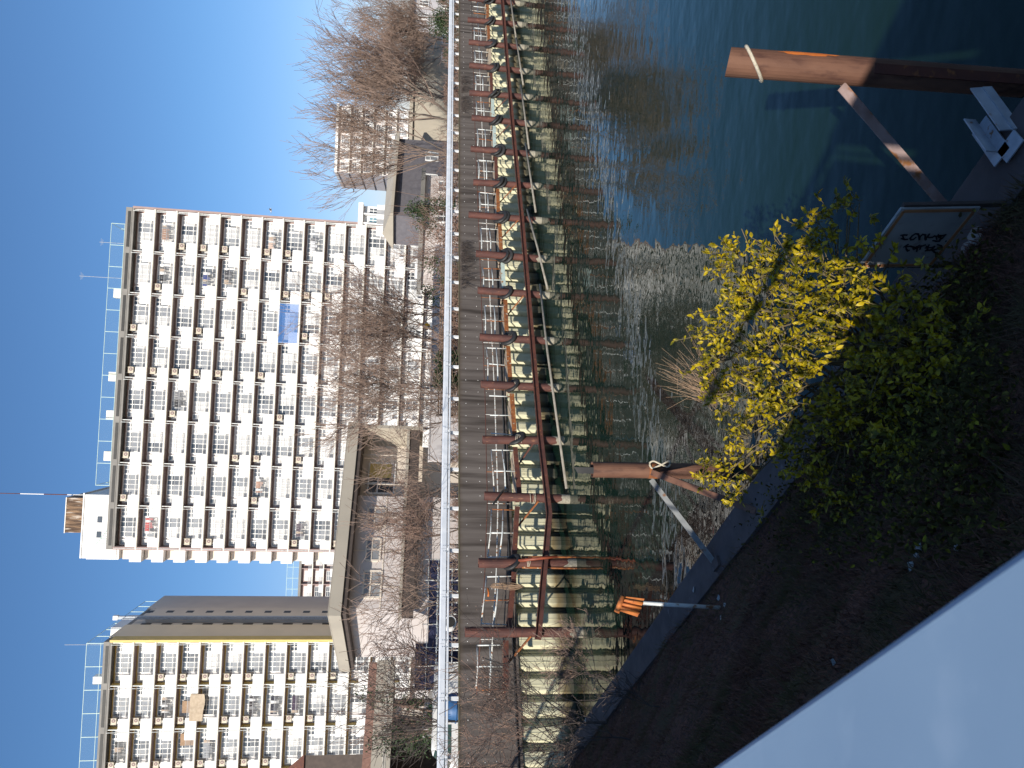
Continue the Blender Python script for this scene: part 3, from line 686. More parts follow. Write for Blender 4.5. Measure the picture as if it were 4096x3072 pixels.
# penthouse, tank room, mast, roof cabinets on the brown block
zr_ = ZT+FG-GZ
m_ = MB(); m_.rng(36.6, 44.6, -9, -1.2, zr_+.05, zr_+4.15); m_.build('penthouse', MT['white_paint'], big)
m_ = MB(); m_.rng(36.4, 44.6, -9.1, -1.1, zr_+4.15, zr_+4.3); m_.build('penthouse_roof', MT['white_paint'], big)
for x in (39.3, 41.2):
    m_ = MB(); m_.rng(x, x+.8, -1.21, -1.18, zr_+1.9, zr_+2.5); m_.build('penthouse_window', MT['glass_dark'], big)
m_ = MB()
for k in range(8): m_.bar((40.6, -1.1, zr_+1.0+.0*k), (43, -1.1, zr_+2.6), .05, .05) if k == 0 else m_.rng(40.6+k*.3, 40.64+k*.3, -1.12, -1.08, zr_+.2, zr_+1.2+k*.15)
m_.build('roof_stair_rail', MT['green_post'], big)
tk = thing('slatted_enclosure', big.matrix_basis @ Vector((39.4, -4.5, zr_+4.3)), 'brown slatted tank enclosure on top of the white penthouse', 'tank enclosure', None, math.pi+CF)
m_ = MB(); m_.rng(-2.2, 2.2, -2.2, 2.2, 0, 2.5); m_.build('enclosure_wall', MT['slats'], tk)
for k in range(22):
    x = -2.2+.2*k; m_ = MB(); m_.rng(x, x+.12, 2.2, 2.25, .05, 2.45); m_.build('slat', MT['slats'], tk)
for z in (0, 2.42): m_ = MB(); m_.rng(-2.26, 2.26, -2.26, 2.27, z, z+.1); m_.build('trim', MT['cream'], tk)
ms = thing('antenna_mast', big.matrix_basis @ Vector((36.9, -3, zr_+4.2)), 'tall thin red and white antenna mast on the penthouse', 'mast', None, math.pi+CF)
for k in range(5): m_ = MB(); m_.tube([(0, 0, k*2.8), (0, 0, k*2.8+2.8)], .07-.006*k, 6); m_.build('mast_section', MT['white_paint'] if k % 2 == 0 else MT['rust'], ms)
for k, x in enumerate((6.8, 12.0, 33.0)):
    pass
for k, x in enumerate((10.6, 21.5, 26.5, 31.8)):
    c = thing('roof_cabinet', big.matrix_basis @ Vector((x, -3.2, zr_+.8)), f'small cream cabinet on legs behind the roof fence, {ORD[k]} from the right', 'cabinet', 'cabinets on the roof of the brown block', math.pi+CF)
    m_ = MB(); m_.rng(-.6, .6, -.5, .5, .6, 2.0); m_.build('cabinet_body', MT['cream'], c)
    m_ = MB(); [m_.rng(a-.04, a+.04, b-.04, b+.04, -.8, .6) for a in (-.5, .5) for b in (-.4, .4)]; m_.build('stand', MT['pipe_white'], c)
for k, (x, h) in enumerate(((4.0, 2.0), (8.6, 4.2))):
    c = thing('aerial', big.matrix_basis @ Vector((x, -3.0, zr_+3.0)), ['short television aerial above the roof fence of the brown block', 'tall thin aerial pole above the roof fence of the brown block'][k], 'aerial', None, math.pi+CF)
    m_ = MB(); m_.tube([(0, 0, -2.9), (0, 0, h)], .035, 5); m_.build('pole', MT['steel_pale'], c)
    m_ = MB(); [m_.rng(-.5+.1*j, .5-.1*j, -.01, .01, h-.2-.12*j, h-.18-.12*j) for j in range(3)]; m_.build('element', MT['steel_pale'], c)
c = thing('aerial', yel.matrix_basis @ Vector((.9, -2.0, zr_+3.2)), 'thin aerial pole at the roof corner of the yellow block', 'aerial', None, math.pi+CF)
m_ = MB(); m_.tube([(0, 0, -3), (0, 0, 2.6)], .035, 5); m_.build('pole', MT['steel_pale'], c)
c = thing('roof_cabinet', yel.matrix_basis @ Vector((5.6, -3.0, zr_+.2)), 'small white cabinet behind the fence on the yellow block', 'cabinet', None, math.pi+CF)
m_ = MB(); m_.rng(-.5, .5, -.5, .5, .9, 2.2); m_.build('cabinet_body', MT['white_paint'], c); m_ = MB(); m_.rng(-.3, .3, -.3, .3, -.2, .9); m_.build('stand', MT['pipe_white'], c)
# side balconies of the white stair tower at the left end of the brown block
Wd = 8*FWD
m_ = MB(); m_.rng(Wd+.05, Wd+1.15, -12, -2.6, 0, zr_+3.6); m_.build('stair_tower', MT['white_paint'], big)
for i in range(14):
    z = ZT-FG*i-GZ
    m_ = MB(); m_.rng(Wd+.1, Wd+1.75, -2.6, -.55, z-.55, z+.85); m_.build('stair_balcony', MT['white_paint'], big)
    m_ = MB(); m_.rng(Wd+.1, Wd+1.60, -2.59, -1.5, z+.85, z+2.0); m_.build('stair_recess', MT['grey_wall'], big)
m_ = MB(); m_.rng(Wd+.1, Wd+1.62, -2.6, -1.3, ZT-GZ+FG*.9, zr_+3.6); m_.build('stair_tower_top', MT['white_paint'], big)
m_ = MB(); m_.rng(Wd-.25, Wd+.12, -1.5, .08, 0, zr_); m_.build('end_frame', MT['brown_wall'], big)
m_ = MB(); m_.rng(-.3, -.04, -1.5, .08, 0, zr_); m_.build('end_frame', MT['brown_wall'], big)
# blue net over one balcony, tan sheet over another, laundry
bn = thing('blue_net', big.matrix_basis @ Vector((2*FWD, .14, ZT-FG*7-GZ+.1)), 'translucent blue net covering one balcony of the brown block', 'net', None, math.pi+CF)
m_ = MB(); m_.rng(.35, FWD+.1, 0, .01, 0, FG-.25); m_.build('net_sheet', MT['blue_net'], bn)
def sheet(root, x, z, w_, h_, m, label, name, cat, group=None, n=8, y=.16):
    o = thing(name, root.matrix_basis @ Vector((x, y, z)), label, cat, group, math.pi+CF)
    V = []; Fc = []
    for j in range(4):
        for i in range(n+1): V.append((w_*i/n, .05*math.sin(i*1.3+j*.6), -h_*j/3 - (.10*math.sin(i*.7) if j == 3 else 0)))
    for j in range(3):
        for i in range(n): a = j*(n+1)+i; Fc.append((a, a+1, a+n+2, a+n+1))
    mm = MB().add(V, Fc); mm.build('cloth', m, o, True); return o
LM = [mat('garment_white', (.62, .61, .6), rough=.9), mat('garment_grey', (.2, .2, .21), rough=.9), mat('garment_beige', (.42, .33, .26), rough=.9)]
def washing(root, x, z, w_, h_, m, label, group):
    o = thing('washing', root.matrix_basis @ Vector((x, -.40, z)), label, 'washing', group, math.pi+CF)
    MB().tube([(-.15, 0, .03), (w_+.15, 0, .03)], .018, 5).build('drying_pole', MT['pipe_white'], o)
    q = 0.0
    while q < w_:
        ww = rnd.uniform(.18, .42); hh = h_*rnd.uniform(.5, 1.0)
        m_ = MB(); m_.prism([(q, rnd.uniform(-.03, .03), 0), (q+ww*.92, rnd.uniform(-.03, .03), 0), (q+ww*rnd.uniform(.75, .95), .02, -hh), (q+ww*.08, .0, -hh*rnd.uniform(.9, 1.0))], (0, -.012, 0), (0, .012, 0))
        m_.build('garment', m if rnd.random() < .62 else rnd.choice(LM), o); q += ww
    return o
sheet(yel, 6.4, ZY-FG*3-GZ+.75, 3.4, 1.7, MT['plank'], 'large tan sheet hung over a balcony of the yellow block', 'hanging_sheet', 'sheet')
lc = [(8, 0, 1, (.35, .12, .11), 'red'), (1, 0, 7, (.03, .03, .035), 'black'), (1, 1, 0, (.08, .05, .04), 'dark brown'), (4, 3, 0, (.05, .05, .055), 'charcoal'), (4, 1, 1, (.07, .12, .25), 'navy blue'), (6, 1, 2, (.3, .2, .15), 'brown'), (7, 3, 1, (.06, .06, .06), 'dark grey')]
for k, (i, j, b, c, nm) in enumerate([(1, 0, 7, (.45, .12, .12), 'red'), (1, 0, 1, (.03, .03, .035), 'black'), (3, 0, 1, (.06, .08, .22), 'navy blue'), (4, 0, 1, (.07, .07, .08), 'charcoal'), (6, 0, 0, (.55, .42, .35), 'pale pink'), (6, 0, 6, (.42, .26, .20), 'brown'), (8, 0, 7, (.12, .10, .12), 'dark purple'), (2, 0, 4, (.05, .05, .055), 'charcoal'), (1, 0, 0, (.32, .2, .15), 'tan'), (8, 0, 0, (.6, .6, .62), 'white')]):
    mm = mat('cloth_'+nm.replace(' ', '_'), c, rough=.9)
    washing(big, b*FWD+1.55+(.3*k) % .7, ZT-FG*i-GZ+1.75, 1.7, 1.05, mm, f'{nm} washing, {ORD[i]} balcony row from the roof, {ORD[b]} bay from right, brown block', 'washing on the balconies of the brown block')
for k, (i, b, c, nm) in enumerate([(2, 1, (.03, .03, .035), 'black'), (6, 1, (.05, .045, .05), 'dark grey'), (7, 1, (.04, .04, .055), 'charcoal'), (8, 1, (.07, .05, .08), 'purple'), (0, 2, (.06, .06, .06), 'grey'), (4, 2, (.3, .31, .33), 'grey')]):
    mm = mat('cloth_y'+str(k), c, rough=.9)
    washing(yel, b*FWD+1.6, ZY-FG*i-GZ+1.6, 2.1, 1.15, mm, f'{nm} washing, {ORD[i]} balcony row from the roof, {ORD[b]} bay from right, yellow block', 'washing on the balconies of the yellow block')
# curtains of orange on two yellow block balconies
for k, (i, b) in enumerate(((3, 1), (3, 2))):
    mm = MT['straw']; sheet(yel, b*FWD+[2.2, .9][k], ZY-FG*i-GZ+1.9, 1.5, 1.8, mm, ['tan orange cloth behind the railing above the tan sheet', 'tan orange cloth at the edge of the picture on the yellow block'][k], 'orange_cloth', 'cloth', None, 5).location -= Vector(FN*.9)

# brown gable wall of a nearer building at the left edge
m_ = MB(); a = Dp(1215, 3090, 60); b = Dp(1215, 3022, 60); z1 = a[2]
m_.prism([(a[0]-6, a[1], GZ), (b[0], b[1], GZ), (b[0]-4.2, b[1]+6, GZ), (a[0]-6, a[1]+6, GZ)], (0, 0, 0), (0, 0, z1-GZ))
o = thing('gabled_house', (a[0]-3, a[1]+3, GZ), 'dark brown wall and roof at the left edge before the yellow block', 'building')
m_.build('wall', MT['eave_dark'], o, world=True)
m_ = MB(); m_.prism([(a[0]-6.2, a[1]-.2, z1), (b[0]+.2, b[1]-.2, z1), (b[0]-1.2, b[1]-.2, z1+1.6), (a[0]-5, a[1]-.2, z1+1.6)], (0, 0, 0), (-4.2, 6.4, 0)); m_.build('roof', MT['rust'], o, world=True)

# ------------------------------------------------------------------ plain blocks further off
def simple_block(name, label, p, yaw, w_, d_, h_, floors, bays, wall, band, win, cat='building', rooftop=True, side_bands=True):
    o = thing(name, (p[0], p[1], GZ), label, cat, None, yaw)
    m_ = MB(); m_.rng(0, w_, 0, d_, 0, h_); m_.build('wall', MT[wall], o)
    m_ = MB(); m_.rng(-.2, w_+.2, -.9, d_+.2, h_, h_+.6); m_.build('roof', MT[band], o)
    fh = h_/floors; bw = w_/bays
    sl = MB().rng(-.1, w_+.1, -1.0, -.005, -.12, .12).mesh('balcony_slab', MT['cream']); sd_ = MB().rng(-.12, -.01, .1, d_-.1, -.10, .10); sd_.rng(w_+.01, w_+.12, .1, d_-.1, -.1, .1); sd_ = sd_.mesh('floor_band', MT['eave_dark'])
    wf = win_frame(bw*.62, fh*.62, 2, (fh*.42,), .06, .05).mesh('window', MT['white_paint']); gl = [MB().rng(-bw*.3, bw*.3, -.01, .01, .05, fh*.6).mesh('pane', MT[k]) for k in win]
    pn = MB().rng(-bw*.25, bw*.25, -1.04, -.99, .05, fh*.36).mesh('balcony_panel', MT['panel']); pv = MB().rng(-.08, .08, -.98, -.01, .12, fh-.12).mesh('partition', MT[wall])
    rl = MB(); rl.rng(-bw*.25, bw*.25, -1.02, -1.0, fh*.33, fh*.36); [rl.rng(-bw*.25+bw*.05*k-.03, -bw*.25+bw*.05*k+.03, -1.02, -1.0, .05, fh*.33) for k in range(11)]; rl = rl.mesh('balcony_railing', MT['bars'])
    for i in range(floors):
        z = i*fh
        if i: ob('balcony_slab', sl, o, (0, 0, z))
        if side_bands and i: ob('floor_band', sd_, o, (0, 0, z))
        for b in range(bays):
            x = (b+.5)*bw
            a = ob('window', wf, o, (x, -.06, z+fh*.12)); ob('pane', rnd.choice(gl), a)
            if i:
                ob('balcony_panel', pn, o, (x+bw*.25, 0, z)); ob('balcony_railing', rl, o, (x-bw*.25, 0, z)); ob('partition', pv, o, (x-bw*.5, 0, z))
    return o
# distant block behind the bare trees, right of the brown block
fa = Dp(1560, 430, 170); fb = Dp(1349, 690, 172)
yaw = math.atan2(Dp(1363, 434, 168)[1]-fb[1], Dp(1363, 434, 168)[0]-fb[0])
far = simple_block('distant_block', 'distant grey pink apartment block half hidden behind the bare trees', fb, -.06, 15.6, 18, fb[2]-GZ, 9, 5, 'pink_wall', 'white_paint', ['glass_dark', 'glass_mid', 'glass_dark'], 'apartment block')
ml = Dp(1200, 2425, 185); simple_block('distant_block', 'small distant apartment block seen in the gap between the brown and yellow blocks', Dp(1200, 2460, 185), CF, 24, 12, ml[2]-GZ, 11, 6, 'brown_wall', 'grey_cap', ['glass_dark', 'glass_mid', 'glass_curtain'], 'apartment block')
fz_ = ml[2]+.6
f_ = thing('roof_fence', (ml[0]-2, ml[1], fz_), 'pale green mesh fence on the small distant block between the towers', 'fence')
for k in range(9): m_ = MB(); m_.rng(-2+k*2.8-.05, -2+k*2.8+.05, -.05, .05, 0, 3); m_.build('fence_post', MT['green_post'], f_)
for z in (3, 1.5): m_ = MB(); m_.rng(-2, 21, -.04, .04, z-.04, z+.04); m_.build('fence_rail', MT['green_post'], f_)
m_ = MB(); m_.rng(-2, 21, -.01, .01, 0, 3); m_.build('mesh_screen', MT['green_mesh'], f_)
sw = Dp(1452, 898, 96.5); simple_block('white_building', 'small white building with blue windows right of the brown block', sw, .03, 2.5, 6, sw[2]-GZ, 4, 2, 'white_paint', 'white_paint', ['glass_blue', 'glass_dark'], 'building', side_bands=False)

# low long building with the beige roof band
lo = np.array([-14.04, 43.34]); ZL = 11.15
lb = thing('low_building', (lo[0], lo[1], GZ), 'long low pink white building under a broad beige roof band', 'building', None, AW)
h = ZL-GZ
m_ = MB(); m_.rng(.0, 13.6, 0, 12, h-.72, h); m_.rng(-.0, 13.6, 0, 12, h-.02, h+.04); m_.build('roof_band', MT['beige'], lb)
m_ = MB(); m_.rng(.15, 13.5, .12, 12, h-1.0, h-.725); m_.build('soffit', MT['eave_dark'], lb)
m_ = MB(); m_.rng(.9, 8.6, 1.4, 11.5, 0, h-1.0); m_.build('wall', MT['pink_wall'], lb)
m_ = MB(); m_.rng(8.62, 13.3, 2.6, 11.5, 0, h-1.0); m_.build('wall', MT['grey_wall'], lb)
m_ = MB(); m_.rng(13.3, 13.55, .2, 11.5, 2.8, h-1.0); m_.build('fin_wall', MT['beige'], lb)
for k, (x, z, ww, hh) in enumerate(((1.6, 5.0, 1.7, 1.2), (4.0, 5.2, 1.5, 1.0), (6.4, 5.0, 1.3, 1.3))):
    a = ob('window', win_frame(ww, hh, 2, (hh*.6,), .07, .05).mesh('window', MT['grey_wall']), lb, (x+ww/2, 1.36, z)); ob('pane', MB().rng(-ww/2+.05, ww/2-.05, -.012, .012, .05, hh-.05).mesh('pane', MT['glass_mid']), a)
a = ob('window', win_frame(2.4, 1.9, 3, (1.2,), .07, .05).mesh('window', MT['white_paint']), lb, (10.6, 2.54, 4.6)); ob('pane', MB().rng(-1.15, 0, -.012, .012, .05, 1.85).mesh('pane', MT['glass_dark']), a); ob('blind', MB().rng(.02, 1.15, -.05, -.03, .3, 1.85).mesh('blind', MT['yellow']), a)
# two white parapet lines along the wall, lower canopy and its dark gap
m_ = MB(); m_.rng(.2, 13.4, .2, 1.38, 3.72, 3.9); m_.build('canopy', MT['beige'], lb)
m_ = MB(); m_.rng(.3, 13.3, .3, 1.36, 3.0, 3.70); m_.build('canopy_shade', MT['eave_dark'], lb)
for x in (2.3, 4.7, 7.1, 9.5, 11.8): m_ = MB(); m_.rng(x-.03, x+.03, 1.36, 1.395, 3.9, h-1.0); m_.build('wall_joint', MT['grey_wall'], lb)
m_ = MB(); m_.rng(.9, 8.6, 1.36, 1.395, 5.0, 5.08); m_.build('wall_joint', MT['grey_wall'], lb)
# low white pink wall in front
lw = thing('garden_wall', wpos(-35, -9.0, GZ), 'pink white wall with panel joints below the low building', 'wall', None, AW)
x = -3.4
while x < 14: m_ = MB(); m_.rng(x+.012, x+2.35, 0, .2, 0, 2.45); m_.build('wall_panel', MT['white_wall'], lw); x += 2.362
m_ = MB(); m_.rng(-3.4, 14.4, -.04, .24, 2.45, 2.53); m_.build('wall_cap', MT['white_wall'], lw)
# terrace on the left: beige parapet over a dark opening
sT = wloc(Wp(1530, 2640, -12.5))
tl = thing('terrace_building', wpos(sT-11.5, -12.5, GZ), 'beige terrace parapet with brick kerb above a shaded car port', 'building', None, AW)
pz0, pz1 = Wp(1570, 2850, -12.5)[2]-GZ, Wp(1496, 2850, -12.5)[2]-GZ
m_ = MB(); m_.rng(-12, 11.5, 0, .35, pz0, pz1); m_.build('parapet', MT['beige'], tl)
m_ = MB(); m_.rng(-12, 11.5, .4, .8, pz1-.05, pz1+.45); m_.build('brick_kerb', MT['brick'], tl)
for z in (.25, .31, .37): m_ = MB(); m_.rng(-12, 11.5, -.03, .01, pz0+z-.012, pz0+z+.012); m_.build('conduit', MT['cream'], tl)
m_ = MB(); m_.rng(-12, 11.5, .36, 9, pz0, pz0+.2); m_.rng(-12, 11.5, 8.8, 9.0, 0, pz0); m_.build('car_port', MT['eave_dark'], tl)
for x in (-9, -4.5, 0, 4.5, 9): m_ = MB(); m_.rng(x-.2, x+.2, .5, .9, 0, pz0); m_.build('pillar', MT['grey_wall'], tl)
# low building with a broad beige roof on the right
sL, sR = wloc(behind(880, -16)), wloc(behind(575, -16))
rb = thing('shed', wpos(sL+3, -16, GZ), 'dark grey walled hall with a beige pitched roof edge right of the brown block', 'building', None, AW)
zt_ = Wp(1535, 800, -16)[2]-GZ
LR = sR-sL-3
m_ = MB(); m_.rng(-3, LR, 0, 3.6, 0, zt_-1.0); m_.build('wall', mat('slate_wall', (.16, .15, .165), (.13, .122, .135), rough=.8), rb)
m_ = MB(); m_.prism([(-3.4, -.6, zt_-1.0), (-3.4, -.55, zt_-.75), (-3.4, 2.0, zt_), (-3.4, 4.0, zt_-1.0)], (0, 0, 0), (LR+3.8, 0, 0)); m_.build('roof', MT['beige'], rb)
for x in (-1.5, 2, 5.5): a = ob('window', win_frame(1.3, 1.3, 2, (.8,), .06, .05).mesh('window', MT['white_paint']), rb, (x+.6, -.05, 2.2)); ob('pane', MB().rng(-.6, .6, -.01, .01, .05, 1.25).mesh('pane', MT['glass_mid']), a)
# pale buildings seen through the bare trees at the right
for k, (s, off_, w_, d_, h_, wl, lab) in enumerate(((wloc(behind(330, -12)), -12, 9, 8, 5.0, 'beige', 'low beige house behind the trees at the right'), (wloc(behind(930, -11)), -11, 7, 7, 3.4, 'pink_wall', 'low pink white shed wall behind the shrubs right of the brown block'), (wloc(behind(150, -18)), -18, 12, 9, 6.0, 'white_wall', 'pale house among the bare trees at the far right edge'))):
    o = thing('house', wpos(s, off_, GZ), lab, 'house', None, AW)
    m_ = MB(); m_.rng(0, w_, 0, d_, 0, h_); m_.build('wall', MT[wl], o)
    m_ = MB(); m_.rng(-.3, w_+.3, -.5, d_+.3, h_, h_+.35); m_.build('roof', MT['beige'] if k == 0 else MT['grey_cap'], o)
    nn = max(2, int(w_/2.6))
    for f in range(max(1, int(h_/3))):
        for b in range(nn):
            if (b+k+f) % 3 == 0: continue
            x = (b+.5)*w_/nn+.3*((b*7+k) % 3-1); a = ob('window', win_frame(1.4, 1.3, 2, (.8,), .06, .05).mesh('window', MT['white_paint']), o, (x, -.05, 1.0+f*2.9)); ob('pane', MB().rng(-.65, .65, -.01, .01, .05, 1.25).mesh('pane', MT[['glass_dark', 'glass_mid'][b % 2]]), a)

# ------------------------------------------------------------------ things on the promenade behind the wall
# dark steel fence
fn_ = thing('steel_fence', wpos(-62, -3.2, GZ), 'thin dark steel fence behind the flood wall', 'fence', None, AW)
pm_ = MB().rng(-.03, .03, -.03, .03, 0, 2.0).mesh('fence_post', MT['fence_dark'])
rm_ = MB(); [rm_.rng(0, 1.9, -.02, .02, z-.02, z+.02) for z in (1.95, 1.62, 1.05)]; rm_ = rm_.mesh('fence_rail', MT['fence_dark'])
bm2 = MB(); [bm2.rng(.12+.14*k, .135+.14*k, -.008, .008, .1, 1.05) for k in range(13)]; bm2 = bm2.mesh('fence_bars', MT['fence_dark'])
for k in range(52): ob('fence_post', pm_, fn_, (k*1.95, 0, 0)); ob('fence_rail', rm_, fn_, (k*1.95+.03, 0, 0)); ob('fence_bar', bm2, fn_, (k*1.95, 0, 0))
kb = thing('promenade_kerb', wpos(-64, -1.6, GZ), 'low grey concrete kerb wall right behind the guard rail', 'wall', None, AW)
for k in range(26): m_ = MB(); m_.rng(k*4+.01, k*4+3.99, 0, .25, 0, .95); m_.build('kerb_block', MT['concrete'], kb)
# timber slat fence
sf = thing('slat_fence', behind(1660, -3.4), 'brown slatted timber fence behind the guard rail', 'fence', None, AW)
slm = MB().rng(0, 2.3, -.015, .015, 0, .075).mesh('slat', MT['slats'])
for k in range(5):
    m_ = MB(); m_.rng(k*2.36-.05, k*2.36+.04, .02, .1, 0, 2.3); m_.build('fence_post', MT['bark'], sf)
    for j in range(9): ob('slat', slm, sf, (k*2.36+.04, 0, 1.1+.13*j))
# blue tarp fence with white posts
for k, (yy, n) in enumerate(((2590, 4), (2760, 2))):
    bf = thing('hoarding', behind(yy, -6.0-.6*k), ['dark blue sheeted hoarding with white poles behind the guard rail', 'dark blue sheeted hoarding nearest the white van'][k], 'hoarding', None, AW)
    for j in range(n):
        m_ = MB(); m_.rng(j*1.1+.03, j*1.1+1.07, 0, .04, .7, 2.35 if k == 0 else 2.9); m_.build('blue_sheet', MT['blue'], bf)
    for j in range(n+1): m_ = MB(); m_.tube([(j*1.1, -.03, 0), (j*1.1, -.03, 2.6+.3*k)], .022, 6); m_.build('pole', MT['pipe_white'], bf)
    for z in (1.2, 1.9, 2.4): m_ = MB(); m_.tube([(0, -.06, z), (n*1.1, -.06, z)], .018, 6); m_.build('pole', MT['pipe_white'], bf)
# white scaffold grille
sg = thing('pipe_rack', behind(2650, -4.6), 'rack of crossing white pipes behind the guard rail', 'rack', None, AW)
for j in range(9): m_ = MB(); m_.tube([(j*.55, 0, .6), (j*.55, 0, 2.05)], .03, 6); m_.build('pipe', MT['pipe_white'], sg)
for z in (1.3, 1.65, 2.0): m_ = MB(); m_.tube([(-.1, -.05, z), (4.6, -.05, z)], .025, 6); m_.build('pipe', MT['pipe_white'], sg)
# blue round tank
bt = thing('water_tank', behind(2830, -3.4), 'bright blue plastic tank behind the guard rail at the left', 'tank')
m_ = MB(); pr = [(.55, 0), (.58, .2), (.58, 1.35), (.5, 1.6), (.25, 1.72)]; n = 20; V = []; Fc = []
for r_, z in pr: V += [(r_*math.cos(2*math.pi*k/n), r_*math.sin(2*math.pi*k/n), z) for k in range(n)]
for j in range(len(pr)-1):
    for k in range(n): Fc.append((j*n+k, j*n+(k+1) % n, (j+1)*n+(k+1) % n, (j+1)*n+k))
Fc.append(tuple((len(pr)-1)*n+k for k in range(n))); m_.add(V, Fc).build('tank_body', MT['blue_bright'], bt, True)
for z in (.4, .8, 1.2): m_ = MB(); m_.tube([(.6*math.cos(a), .6*math.sin(a), z) for a in np.linspace(0, 2*math.pi, 20, endpoint=False)], .03, 6, closed=True); m_.build('rib', MT['blue_bright'], bt)
# vehicles: body profile extruded, glazing, wheels
def vehicle(name, label, cat, p, yaw, L, prof, w_, m, glass, wheels=(.8,), group=None):
    o = thing(name, p, label, cat, group, yaw)
    m_ = MB(); m_.prism([(x, -w_/2, z) for x, z in prof], (0, 0, 0), (0, w_, 0)); m_.build('body', m, o)
    for g in glass:
        m_ = MB(); m_.prism([(x, -w_/2-.012, z) for x, z in g], (0, 0, 0), (0, .01, 0)); m_.prism([(x, w_/2+.002, z) for x, z in g], (0, 0, 0), (0, .01, 0)); m_.build('side_window', MT['teal'], o)
    for x in wheels:
        for y in (-w_/2+.05, w_/2-.05):
            wl_ = MB().tube([(x, y-.1, .32), (x, y+.1, .32)], .32, 14).build('wheel', MT['rubber'], o)
            MB().tube([(x, y-.11, .32), (x, y+.11, .32)], .17, 10).build('rim', MT['steel_pale'], wl_)
    return o
vanp = [(0, .35), (0, 1.0), (.15, 1.15), (.75, 1.95), (1.0, 2.02), (4.3, 2.0), (4.4, 1.8), (4.4, .35)]
van = vehicle('van', 'white van parked behind the guard rail at the left, dark windscreen', 'van', behind(3080, -7.0), AW, 4.4, vanp, 1.7, MT['white_paint'], [[(.45, 1.2), (.95, 1.85), (1.7, 1.85), (1.7, 1.2)], [(1.9, 1.2), (1.9, 1.85), (3.0, 1.85), (3.0, 1.2)]], (.85, 3.5))
m_ = MB(); m_.prism([(.17, -.75, 1.2), (.72, -.75, 1.9), (.72, .75, 1.9), (.17, .75, 1.2)], (-.03, 0, .02), (-.015, 0, .01)); m_.build('windscreen', MT['teal'], van)
carp = [(0, .3), (0, .75), (.8, .9), (1.5, 1.42), (2.9, 1.45), (3.7, 1.0), (4.2, .9), (4.25, .3)]
cg = [[(1.0, .95), (1.55, 1.36), (2.1, 1.38), (2.1, .95)], [(2.2, .95), (2.2, 1.38), (2.85, 1.38), (3.4, .98)]]
for k, (s, off_, m, lab) in enumerate(((wloc(behind(900, -5)), -5, 'white_wall', 'silver white car behind the fence right of the brown block'), (wloc(behind(225, -5)), -5, 'white_paint', 'white car parked among the bare trees at the right'), (wloc(behind(1400, -5.5)), -5.5, 'steel_pale', 'pale grey car half hidden behind the shrubs'))):
    vehicle('car', lab, 'car', wpos(s, off_, GZ+.3), AW, 4.2, carp, 1.65, MT[m], cg, (.85, 3.4), 'cars behind the guard rail')
# truck cab with yellow panel at the left
tc = vehicle('truck', 'flatbed truck with dark cab glass and a yellow panel behind the guard rail', 'truck', behind(2800, -9.0), AW+math.pi, 4.8, [(0, .4), (0, 1.4), (.25, 2.35), (1.5, 2.4), (1.55, 1.1), (4.8, 1.05), (4.8, .5)], 1.8, MT['white_wall'], [[(.2, 1.5), (.4, 2.2), (1.2, 2.2), (1.2, 1.5)]], (.8, 3.7))
m_ = MB(); m_.rng(1.7, 2.6, -.93, -.90, 1.15, 1.55); m_.rng(1.7, 2.6, .90, .93, 1.15, 1.55); m_.build('yellow_panel', MT['yellow_sign'], tc)
# round drum behind the rail
dr = thing('cable_drum', behind(2492, -.95)+np.array([0, 0, 1.62]), 'white rimmed dark round drum end visible under the guard rail', 'drum', None, AW)
MB().tube([(0, -.1, 0), (0, .3, 0)], .27, 18).build('drum_rim', MT['white_paint'], dr); MB().tube([(0, -.12, 0), (0, -.10, 0)], .21, 18).build('drum_face', MT['slot'], dr)
yb = thing('roadside_sign', behind(1312, -6), 'yellow round sign plate among the bushes before the brown block', 'sign')
MB().tube([(0, 0, 0), (0, 0, 2.9)], .03, 6).build('pole', MT['steel_pale'], yb); pp = MB().tube([(0, -.02, 2.9), (0, .02, 2.9)], .2, 12).build('plate', MT['yellow_sign'], yb)

